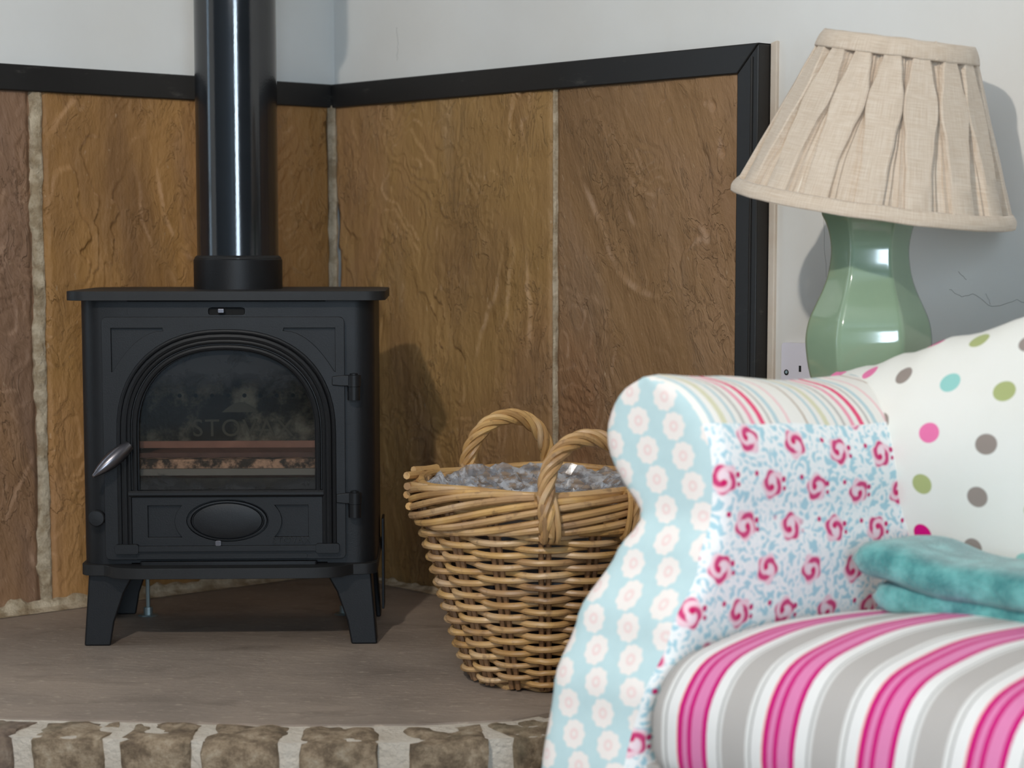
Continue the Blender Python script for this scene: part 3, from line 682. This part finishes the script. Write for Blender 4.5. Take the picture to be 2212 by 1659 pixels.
# flue
bm = lathe([(.0705, .546), (.0705, .592), (.069, .594), (.0650, .594)], 48, cx=.002, cy=.175); mk('flue_collar', bm, 'iron', stove)
flue = tag(empty('flue_pipe', (stove.location.x + .002 - .175 * sin(radians(2.2)), 3.10 + .175 * cos(radians(2.2)), .594)), 'tall glossy black stove pipe rising from the stove top', 'pipe')
mk('pipe', lathe([(.0648, .0), (.0648, CZ - .6)], 64), 'flue', flue)
mk('sealing_ring', lathe([(.0690, .0002), (.0685, .002), (.0650, .005)], 48, cap=False), 'iron_dust', flue)
mk('upper_sleeve', lathe([(.066, .49), (.080, .505), (.083, .53), (.083, CZ - .6)], 48), 'flue', flue)

# ------------------------------------------------------------------ basket
BC = Vector((.05, 2.875, 0)); basket = tag(empty('wicker_basket', BC), 'round brown wicker log basket with two twisted handles on the hearth', 'basket')
RB, RT, BH = .108, .180, .236
def br(z): t = max(0, z / BH); return RB + (RT - RB) * t ** .92
NS = 16; A0 = radians(-92)
for k in range(NS):
    a0 = A0 + 2 * pi * k / NS
    bm = bmesh.new()
    for d in (-.0048, .0048): tube([((br(z)) * cos(a0 + d / br(z)), br(z) * sin(a0 + d / br(z)), z) for z in [.004 + .25 * i / 8 for i in range(9)]], .0040, 6, bm=bm)
    mk('stake_pair', bm, 'stake', basket)
rows = 25
for i in range(rows):
    z = .014 + (BH - .014) * i / rows; rr = .0041 * (1.08 if i > 3 else .92)
    P = []
    for k in range(NS * 9):
        a = A0 + 2 * pi * k / (NS * 9); kk = 8 * (a - A0) + (i % 2) * pi
        w = cos(kk); w = math.copysign(abs(w) ** .8, w)
        zz = z + .0018 * noise.noise(Vector((a * 2, i * 1.3, 0))) - .0012 * w
        P.append(((br(z) + .0075 * w) * cos(a), (br(z) + .0075 * w) * sin(a), zz))
    mk('weave_rod', tube(P, rr, 8, True, rf=lambda t, i=i: 1 + .10 * noise.noise(Vector((t * 40, i * 3.1, 0)))), 'willow', basket)
# base coil
for i, (r_, z) in enumerate(((.100, .005), (.104, .012))):
    mk('base_rod', tube([((r_ + .004 * cos(12 * a + i * 2)) * cos(a), (r_ + .004 * cos(12 * a + i * 2)) * sin(a), z + .003 * sin(12 * a + i * 2)) for a in [2 * pi * k / 120 for k in range(120)]], .0048, 8, True), 'willow', basket)
mk('basket_floor', lathe([(.102, .006), (.102, .012)], 40), 'stake', basket, smooth=False)
# border: overlapping diagonal rods
NB = 18
for i in range(NB):
    a0 = 2 * pi * i / NB + .05; span = 2.2; P = []
    jz = .004 * noise.noise(Vector((i * 1.7, 0, 0)))
    for k in range(40):
        t = k / 39; a = a0 + span * t
        z = .231 + .051 * sm(0, .9, t) + jz + .002 * sin(t * 9 + i)
        r_ = .1845 + .010 * sin(pi * min(1, t * 1.05)) ** .7 - .008 * sm(.82, 1, t) - .006 * sm(.12, 0, t) + .003 * noise.noise(Vector((i * 2.1, t * 3, 4)))
        P.append((r_ * cos(a), r_ * sin(a), z))
    mk('border_rod', tube(P, .0052 + .0009 * noise.noise(Vector((i * 3.3, 1, 0))), 8, rf=lambda t: 1 - .12 * t), 'willow', basket)
for i in range(4):
    z = .284 - .010 * i
    mk('border_rod', tube([((.179 - .002 * i + .002 * sin(3 * a + i)) * cos(a), (.179 - .002 * i + .002 * sin(3 * a + i)) * sin(a), z + .002 * sin(5 * a + 2 * i)) for a in [2 * pi * k / 100 for k in range(100)]], .0052, 8, True), 'willow', basket)
# stub ends sticking out at the left
for i, (a, z) in enumerate(((3.02, .288), (3.16, .276), (3.08, .262), (3.25, .250), (2.75, .290))):
    d = Vector((-sin(a), cos(a), 0)); p = Vector((cos(a), sin(a), 0)) * .190 + Vector((0, 0, z))
    mk('rod_end', tube([p - d * .03 - Vector((cos(a), sin(a), 0)) * .004, p, p + d * .025 + Vector((cos(a), sin(a), .2)) * .008], .0055, 8), 'willow', basket)
# handles: twisted rope of rods
def handle(az):
    er = Vector((cos(az), sin(az), 0)); et = Vector((-sin(az), cos(az), 0))
    ctr = [(-.060, -.045, .003), (-.064, -.02, .010), (-.064, .01, .006), (-.058, .038, 0), (-.040, .066, -.004), (-.014, .080, -.006), (.014, .080, -.006), (.040, .066, -.004), (.058, .038, 0), (.064, .01, .006), (.064, -.02, .010), (.060, -.045, .003)]
    C_ = resample(catmull(ctr, 8), 90)
    Q = [er * (.186 + p[2]) + et * p[0] + Vector((0, 0, .278 + p[1])) for p in C_]
    h = mk('handle', tube(Q, .0055, 8), 'willow', basket)
    for s_ in range(5):
        P = []
        for i, q in enumerate(Q):
            t = (Q[min(i + 1, 89)] - Q[max(i - 1, 0)]).normalized(); nb = er - t * er.dot(t); nb.normalize(); bb = t.cross(nb)
            ph = 2 * pi * s_ / 5 + i / 89 * 2 * pi * 3.2; rr = .0078
            P.append(q + (nb * cos(ph) + bb * sin(ph)) * rr)
        mk('twisted_rod', tube(P, .0046, 7), 'willow', h)
    # wraps where each leg grips the border
    for sg in (-1, 1):
        for k in range(3):
            c0 = er * .186 + et * sg * (.060 + .009 * (k - 1)) + Vector((0, 0, .255)); P = []
            for i in range(24):
                a = 2 * pi * i / 24; P.append(c0 + er * (.016 * cos(a)) + Vector((0, 0, .032 * sin(a))) + et * (.004 * sin(a) * sg))
            mk('binding', tube(P, .0042, 7, True), 'willow', h)
handle(radians(107)); handle(radians(-73))
# clear plastic liner and the dark load below it
bm = bmesh.new(); R = []
for i in range(26):
    q = i / 25; row = []
    for k in range(110):
        a = 2 * pi * k / 110
        r_ = .168 * (1 - q) ** .9 + .004
        z = .262 + .026 * (1 - abs(q - .10) / .10 if q < .2 else 0) * (.5 + .5 * noise.noise(Vector((cos(a) * 5, sin(a) * 5, 2)))) - .02 * sm(.2, .6, q)
        k1 = noise.noise(Vector((cos(a) * r_ * 45, sin(a) * r_ * 45, 3))); k2 = noise.noise(Vector((cos(a) * r_ * 110, sin(a) * r_ * 110, 7)))
        z += .013 * (1 - 2 * abs(k1)) + .009 * (1 - 2 * abs(k2)); row.append(bm.verts.new((r_ * cos(a), r_ * sin(a), z)))
    R.append(row)
for a, b in zip(R, R[1:]):
    for k in range(110): bm.faces.new((a[k], a[(k + 1) % 110], b[(k + 1) % 110], b[k]))
o = mk('plastic_liner', bm, 'film', smooth=False); o.location = BC; tag(o, 'crumpled clear plastic lining bunched inside the wicker basket', 'plastic liner')
bm = bmesh.new(); bmesh.ops.create_icosphere(bm, subdivisions=4, radius=1)
for v in bm.verts:
    k1 = noise.noise(v.co * 3); r_ = 1 + .10 * k1
    zz = .125 + .105 * v.co.z * r_; rr = (br(zz) - .020) 
    v.co = Vector((v.co.x * r_ * min(rr, .145), v.co.y * r_ * min(rr, .145), max(.014, zz)))
o = mk('dark_sack', bm, 'dark'); o.location = BC; tag(o, 'dark load lying beneath the clear plastic in the basket', 'sack')

# ------------------------------------------------------------------ socket on the right wall
so = empty('wall_socket', W(1.087, -REC, .429)); so.rotation_euler = (0, 0, atan2(BY, BX))
tag(so, 'white double plug socket on the wall behind the lamp base', 'socket')
mk('face_plate', prism([rrect(-.0, -.043, .146, .043, .006, 4)], lambda p, k: Vector((p[0], (-.0095, -.0005)[k], p[1]))), 'plastic', so, bevel=.002, bseg=3)
for i in (0, 1):
    x = .0365 + i * .073
    mk('earth_slot', box(x - .002, x + .002, -.0100, -.0090, .001, .010), 'hole', so, smooth=False)
    for d in (-.011, .011): mk('pin_slot', box(x + d - .0035, x + d + .0035, -.0100, -.0090, -.021, -.017), 'hole', so, smooth=False)
for x in (.0105, .1355):
    bm = lathe([(.0042, .0), (.0042, .0010)], 16); bmesh.ops.rotate(bm, verts=bm.verts, matrix=Matrix.Rotation(radians(90), 3, 'X')); bmesh.ops.translate(bm, verts=bm.verts, vec=(x, -.0093, -.001)); s_ = mk('screw_recess', bm, 'hole', so)
    bm = lathe([(.0028, .0), (.0022, .0012)], 12); bmesh.ops.rotate(bm, verts=bm.verts, matrix=Matrix.Rotation(radians(90), 3, 'X')); bmesh.ops.translate(bm, verts=bm.verts, vec=(x + .0008, -.0098, -.0005)); mk('screw', bm, 'zinc', s_)

# ------------------------------------------------------------------ table lamp
LY = 2.66; LX = (1876 - 1106) / 4400 * LY; LS = 4400 / LY
def lz(y): return CAMH - (y - 530) / LS
LB = lz(965)
tl = tag(empty('table_lamp', (LX, LY, LB)), 'green glazed ceramic table lamp with a tilted beige pleated shade', 'lamp')
prof = [(70, 965), (78, 962), (82, 950), (78, 935), (80, 915), (92, 880), (110, 838), (122, 795), (128, 750), (128, 722), (122, 690), (110, 660), (96, 628), (86, 598), (81, 570), (79, 548), (80, 525), (84, 502), (90, 482), (96, 470), (99, 462), (98, 455), (88, 452), (30, 452)]
pf = [(r / LS, lz(y) - LB) for r, y in catmull([(float(a), float(b)) for a, b in prof], 3)]
def hexr(a, z):
    b = ((a + radians(8)) % (pi / 3)) - pi / 6; f = cos(pi / 6) / cos(b); return 1.055 * (f ** .95)
mk('vase_base', lathe(pf, 96, fr=hexr), 'glaze', tl, angle=80)
mk('lamp_fitting', lathe([(.016, .300), (.016, .345), (.02, .350), (.02, .38), (.006, .385), (.006, .42)], 20), 'brass', tl)
shade = empty('lamp_shade', (0, 0, 0)); shade.parent = tl
R0, R1, SH = .173, .0905, .218                # bottom / top radius, slant height
ZC = lz(440) - LB
shade.location = ((1880 - 1876) / LS, 0, ZC)
shade.rotation_euler = (radians(6.5), radians(7.2), 0)
NP = 17; rowsn = 40; pts, uvs = [], []
def gapw(v): return .30 if v < 0 else interp(v, [(0, .235), (.25, .215), (.45, .135), (.62, .02), (.69, .02), (.82, .13), (1, .26)])
for j in range(rowsn + 1):
    v = .02 + .955 * j / rowsn; r_ = R0 + (R1 - R0) * v; g = gapw(v); row, ur = [], []
    for k in range(NP):
        off_ = .10 * noise.noise(Vector((k * 2.7, v * 2, 0)))
        for x, h in ((0, -.004), (g * .45, -.0015), (g * .5, .0015), (g - .014, .0000), (g, .0062), (g + .04, .0078), (.5, .0068), (.96 - g, .0078), (1 - g, .0062), (1 - g + .014, .0000), (1 - g * .5, .0015), (1 - g * .45, -.0015)):
            th = 2 * pi * (k + x + off_) / NP + .25; hh = h + .0008 * noise.noise(Vector((k * 1.9 + x * 2, v * 6, 5)))
            row.append(Vector(((r_ + hh) * cos(th), (r_ + hh) * sin(th), v * SH * .94))); ur.append((th * R0, v * SH))
    row.append(row[0].copy()); ur.append((ur[0][0] + 2 * pi * R0, ur[0][1])); pts.append(row); uvs.append(ur)
bm = grid(pts, uvs); bmesh.ops.remove_doubles(bm, verts=bm.verts, dist=1e-6); mk('pleated_fabric', bm, 'linen', shade, angle=38)
def cone_band(name, v0, v1, dr, mat, bulge=.002):
    pts, uvs = [], []
    for j in range(9):
        t = j / 8; v = v0 + (v1 - v0) * t; r_ = R0 + (R1 - R0) * v + dr + bulge * sin(pi * t)
        pts.append([Vector(((r_ + .0006 * noise.noise(Vector((cos(a) * 9, sin(a) * 9, v * 40)))) * cos(a), (r_) * sin(a), v * SH * .94 + .0012 * noise.noise(Vector((cos(a) * 4, sin(a) * 4, 3))))) for a in [2 * pi * k / 120 for k in range(121)]])
        uvs.append([(2 * pi * k / 120 * .15, v * SH) for k in range(121)])
    bm = grid(pts, uvs); o = mk(name, bm, mat, shade); sd = o.modifiers.new('thick', 'SOLIDIFY'); sd.thickness = .004; return o
cone_band('top_band', .925, 1.035, .0085, 'linen'); cone_band('bottom_band', -.035, .055, .0085, 'linen', .003); cone_band('shade_lining', .0, 1.0, -.004, 'shade_inner', 0)
def seam(v0, v1, a, name):
    P = [((R0 + (R1 - R0) * v + .0075) * cos(a), (R0 + (R1 - R0) * v + .0075) * sin(a), v * SH * .94) for v in (v0, (v0 + v1) / 2, v1)]
    mk(name, tube(P, .0022, 6), 'linen', shade)
seam(.925, 1.035, radians(-72), 'band_seam'); seam(-.03, .055, radians(-66), 'band_seam')
for k in range(3):
    a = 2 * pi * k / 3; mk('shade_spider', tube([(0, 0, .12), ((R1 - .004) * cos(a), (R1 - .004) * sin(a), SH * .93)], .0016, 6), 'brass', shade)

# ------------------------------------------------------------------ sofa
SO = Vector((.1437, 2.15, 0)); U3 = B3; V3 = -A3           # u along the seat, v towards the back
sofa = empty('patchwork_sofa', (SO.x, SO.y, FZ), atan2(BY, BX)); tag(sofa, 'patchwork sofa in pale blue daisy, rose, polka dot and striped fabrics', 'sofa')
def S(u, v, z): return Vector((u, v, z - FZ))              # sofa local coordinates (rotation puts x on u, y on v)
OUT = [(-.074, -.11), (-.075, -.02), (-.074, .05), (-.070, .15), (-.060, .22), (-.040, .285), (-.022, .315), (-.026, .335), (-.052, .360), (-.074, .392), (-.074, .425), (-.050, .460), (-.005, .479)]
INN = [(.072, -.11), (.070, 0), (.072, .10), (.086, .16), (.100, .22), (.104, .28), (.100, .33), (.102, .37), (.097, .41), (.078, .445), (.042, .470), (-.005, .479)]
NO = 56
OUTs = resample(catmull(OUT, 8), NO); INNs = resample(catmull(INN, 8), NO)
def sweep(z): return interp(z, [(-.1, .105), (.05, .100), (.15, .085), (.22, .060), (.29, .022), (.335, .0), (.48, .0)])
def atop(v): return interp(v, [(0, 0), (.10, -.006), (.24, -.016), (.36, -.014), (.5, .006)])
LV = .50
def armp(p, v, inset=0, nrm=(0, 0)):
    u, z = p[0] - nrm[0] * inset, p[1] - nrm[1] * inset
    zz = z + atop(v) * sm(.25, .45, z)
    return S(u, v - sweep(z) * (1 - min(1, max(0, v) / LV)), zz)
def normals2(P, sgn):
    out = []
    for i in range(len(P)):
        a, b = P[max(0, i - 1)], P[min(len(P) - 1, i + 1)]; t = Vector((b[0] - a[0], b[1] - a[1])).normalized(); out.append((-t.y * sgn, t.x * sgn))
    return out
no_o, no_i = normals2(OUTs, 1), normals2(INNs, -1)
# front panel: a rounded cap; its inner margin is covered by the arm fabrics
CAP, CUV = [], []
for i in range(NO):
    a, b = OUTs[i], INNs[i]; row, ur = [], []
    w = sqrt((a[0] - b[0]) ** 2 + (a[1] - b[1]) ** 2)
    rr = min(.030, w / 2 + 1e-4); t1 = max(.5, 1 - .012 / max(w, .03)) if w > .03 else .5 + .0
    tt = [t1 * k / 14 for k in range(15)] + [t1 + (1 - t1) * k / 6 for k in range(1, 7)]
    for t in tt:
        u = a[0] + (b[0] - a[0]) * t; z = a[1] + (b[1] - a[1]) * t
        dd = min(t, 1 - t) * w
        v = .022 * (1 - sqrt(max(0, 1 - (1 - min(1, dd / rr)) ** 2)))
        row.append(armp((u, z), v)); ur.append((u, z * 1.05))
    CAP.append(row); CUV.append(ur)
mk('arm_front_panel', grid([r_[:15] for r_ in CAP], [r_[:15] for r_ in CUV]), 'daisy', sofa, angle=70)
def arm_side(name, P, mat, i0, i1, cap=None, dv=(.022, LV)):
    pts, uvs = [], []; acc = 0
    for i in range(i0, i1):
        if i > i0: acc += sqrt((P[i][0] - P[i - 1][0]) ** 2 + (P[i][1] - P[i - 1][1]) ** 2)
        row, ur = [], []
        if cap is not None:
            for k in range(14, 20):
                q = CAP[i + cap][k] if i + cap < NO else armp(P[i], dv[0])
                row.append(q.copy()); ur.append((dv[0] - sweep(P[i][1]) * (1 - dv[0] / LV) - ((CAP[i + cap][20] - CAP[i + cap][k]).length if i + cap < NO else 0), acc))
        for k in range(31):
            v = dv[0] + (dv[1] - dv[0]) * k / 30; row.append(armp(P[i], v)); ur.append((v - sweep(P[i][1]) * (1 - v / LV), acc))
        pts.append(row); uvs.append(ur)
    return mk(name, grid(pts, uvs), mat, sofa, angle=70)
ci = next(i for i in range(NO) if INNs[i][1] > .425)
arm_side('arm_outer', OUTs, 'daisy', 0, 44); arm_side('arm_inner', INNs, 'rose', 0, ci + 1, 0)
rollP = INNs[ci:] + OUTs[::-1][1:NO - 43]
arm_side('arm_roll', rollP, 'rollstripe', 0, len(rollP), ci)
# seam along the front of the roll
P = [armp(p, .014) for p in rollP[:-4]]; mk('piping', tube(P, .0022, 6), 'stake', sofa) if False else None
# sofa back
def ztop(u): return interp(u, [(-.10, .460), (-.04, .467), (0, .476), (.06, .494), (.125, .516), (.22, .545), (.40, .595), (.7, .62)])
UE = 1.15; us = [-.045 + (UE + .045) * (i / 60) ** 1.25 for i in range(61)]
pts, uvs, pts2, uvs2 = [], [], [], []
for i, u in enumerate(us):
    zt = ztop(u); e = sm(-.045, .0, u)
    prof = [(.325, .06), (.330, .15), (.340, .25), (.352, .33), (.366, zt - .115), (.384, zt - .065), (.415, zt - .022), (.455, zt - .002), (.500, zt - .012), (.530, zt - .05), (.545, zt - .12), (.550, .25), (.550, -.11)]
    q = resample(catmull(prof, 6), 70); L = 0; row, ur = [], []
    for j, (v, z) in enumerate(q):
        if j: L += sqrt((v - q[j - 1][0]) ** 2 + (z - q[j - 1][1]) ** 2)
        v = .44 + (v - .44) * (.6 + .4 * e) if u < .0 else v
        v -= .085 * sm(.20, .43, z) * sm(.36, .06, u) * (1 if j < 40 else max(0, 1 - (j - 40) / 12))
        bul = .010 * sin(pi * min(1, max(0, (z - .1) / .35))) * sm(.0, .3, u)
        row.append(S(u, v - (bul if j < 30 else 0), z)); ur.append((u, L))
    pts.append(row); uvs.append(ur)
bm = grid(pts, uvs); mk('sofa_back', bm, 'polka', sofa, angle=70)
# floral patch sewn over the top of the back
pt, ut = [], []
for row, ur, u in zip(pts, uvs, us):
    if .115 < u < .55:
        k0 = int(interp(u, [(.07, 36), (.13, 34), (.25, 32)])); 
        rr = [row[j] + Vector((0, -.0012, .0018)) for j in range(k0, k0 + 18)]; pt.append(rr); ut.append([ur[j] for j in range(k0, k0 + 18)])
mk('top_patch', grid(pt, ut), 'floral', sofa, angle=70)
# base under the cushions
mk('seat_base', prism([rrect(.06, -.070, UE, .34, .01, 3)], lambda p, k: S(p[0], p[1], (-.10, .085)[k])), 'seatstripe', sofa, bevel=.01)
for u, v in ((-.03, -.02), (-.02, .47), (UE - .06, -.02), (UE - .06, .47)):
    mk('foot', lathe([(.018, .0), (.022, .005), (.026, .045)], 16, cx=u, cy=v), 'oak', sofa)
# seat cushion
CU0, CU1, CV0, CV1 = .100, .98, -.106, .335
pts, uvs = [], []
NU, NV = 70, 60
def cush(u, s):
    """s runs 0..1 from the front bottom over the top to the back bottom"""
    eu = min((u - CU0), (CU1 - u)); cr = sm(0, .22, eu)
    ztp = .213 + .022 * cr; zb = .075
    prof = [(CV0 + .03, zb), (CV0 + .004, zb + .022), (CV0 - .006 * cr, zb + .065), (CV0 + .006, ztp - .045), (CV0 + .034, ztp - .014), (CV0 + .085, ztp + .001), (.06, ztp + .010), (.20, ztp + .006), (CV1 - .05, ztp - .006), (CV1 - .006, ztp - .03), (CV1, zb + .05), (CV1 - .03, zb)]
    return prof
for i in range(NU + 1):
    t = i / NU; u = CU0 + (CU1 - CU0) * t
    q = resample(catmull(cush(u, 0), 6), NV + 1); row, ur = [], []; L = 0
    eu = min(u - CU0, CU1 - u); rr = .030
    k = sqrt(max(0, 1 - (1 - min(1, eu / rr)) ** 2)); 
    for j, (v, z) in enumerate(q):
        if j: L += sqrt((v - q[j - 1][0]) ** 2 + (z - q[j - 1][1]) ** 2)
        vc, zc = (CV0 + CV1) / 2, .145
        s_ = .86 + .14 * k
        vv = vc + (v - vc) * (.93 + .07 * k); zz = zc + (z - zc) * (.62 + .38 * k)
        row.append(S(u, vv, zz)); ur.append((u, L))
    pts.append(row); uvs.append(ur)
bm = grid(pts, uvs)
o = mk('seat_cushion', bm, 'seatstripe', sofa, angle=70)
pt = [[p + Vector((0, 0, .0012)) for p in row[46:54]] for row in pts[3:-3]]; ut = [r_[46:54] for r_ in uvs[3:-3]]
mk('cushion_back_patch', grid(pt, ut), 'floral', sofa, angle=70)

# ------------------------------------------------------------------ folded teal throw on the seat
th = empty('folded_throw', tuple(SO + U3 * .15 + V3 * .20 + Vector((0, 0, .224))), atan2(BY, BX)); tag(th, 'folded teal plush throw lying on the striped seat cushion', 'throw')
def fold(name, u0, u1, v0, v1, z0, thick, seed, drop):
    bm = bmesh.new(); R = []; NA = 24; NL = 46
    for i in range(NL + 1):
        t = i / NL; u = u0 + (u1 - u0) * t; k = sqrt(max(0.0, 1 - (1 - min(1, min(t, 1 - t) * (u1 - u0) / (thick * .55))) ** 2)); k = max(.05, k); ring = []
        for a_ in range(NA):
            a = 2 * pi * a_ / NA; ca, sa = cos(a), sin(a); ex = .38
            v = (v0 + v1) / 2 + (v1 - v0) / 2 * math.copysign(abs(ca) ** ex, ca) * (.90 + .10 * k); z = z0 + thick / 2 + thick / 2 * math.copysign(abs(sa) ** (.62), sa) * k
            wz = .008 * noise.noise(Vector((u * 7, v * 7, seed))) + .003 * noise.noise(Vector((u * 24, v * 24, seed))); wv = .008 * noise.noise(Vector((u * 9, z * 20, seed + 4)))
            ring.append(bm.verts.new((u + .006 * noise.noise(Vector((v * 12, z * 25, seed))), v + wv, z + wz * .8 + drop(u))))
        R.append(ring)
    for a, b in zip(R, R[1:]):
        for k in range(NA): bm.faces.new((a[k], a[(k + 1) % NA], b[(k + 1) % NA], b[k]))
    bm.faces.new(R[0]); bm.faces.new(R[-1]); return mk(name, bm, 'teal', th, angle=80)
fold('lower_fold', .018, .60, -.035, .085, .004, .036, 3.0, lambda u: -.002 + .006 * sm(.1, .3, u))
fold('upper_fold', -.005, .60, -.045, .088, .036, .042, 8.0, lambda u: .002 - .014 * sm(.03, .12, u) + .006 * sm(.12, .3, u))

# ------------------------------------------------------------------ side table hidden behind the arm, carrying the lamp
stt = empty('side_table', tuple(SO + U3 * -.225 + V3 * .575 + Vector((0, 0, FZ))), atan2(BY, BX)); tag(stt, 'small wooden side table under the green lamp behind the sofa arm', 'table')
tz = LB - FZ
mk('table_top', prism([rrect(-.135, -.150, .135, .150, .01, 3)], XY(tz - .022, tz - .0005)), 'oak', stt, bevel=.003)
for x in (-.115, .115):
    for y in (-.13, .13): mk('leg', box(x - .014, x + .014, y - .014, y + .014, 0, tz - .022), 'oak', stt, bevel=.002)
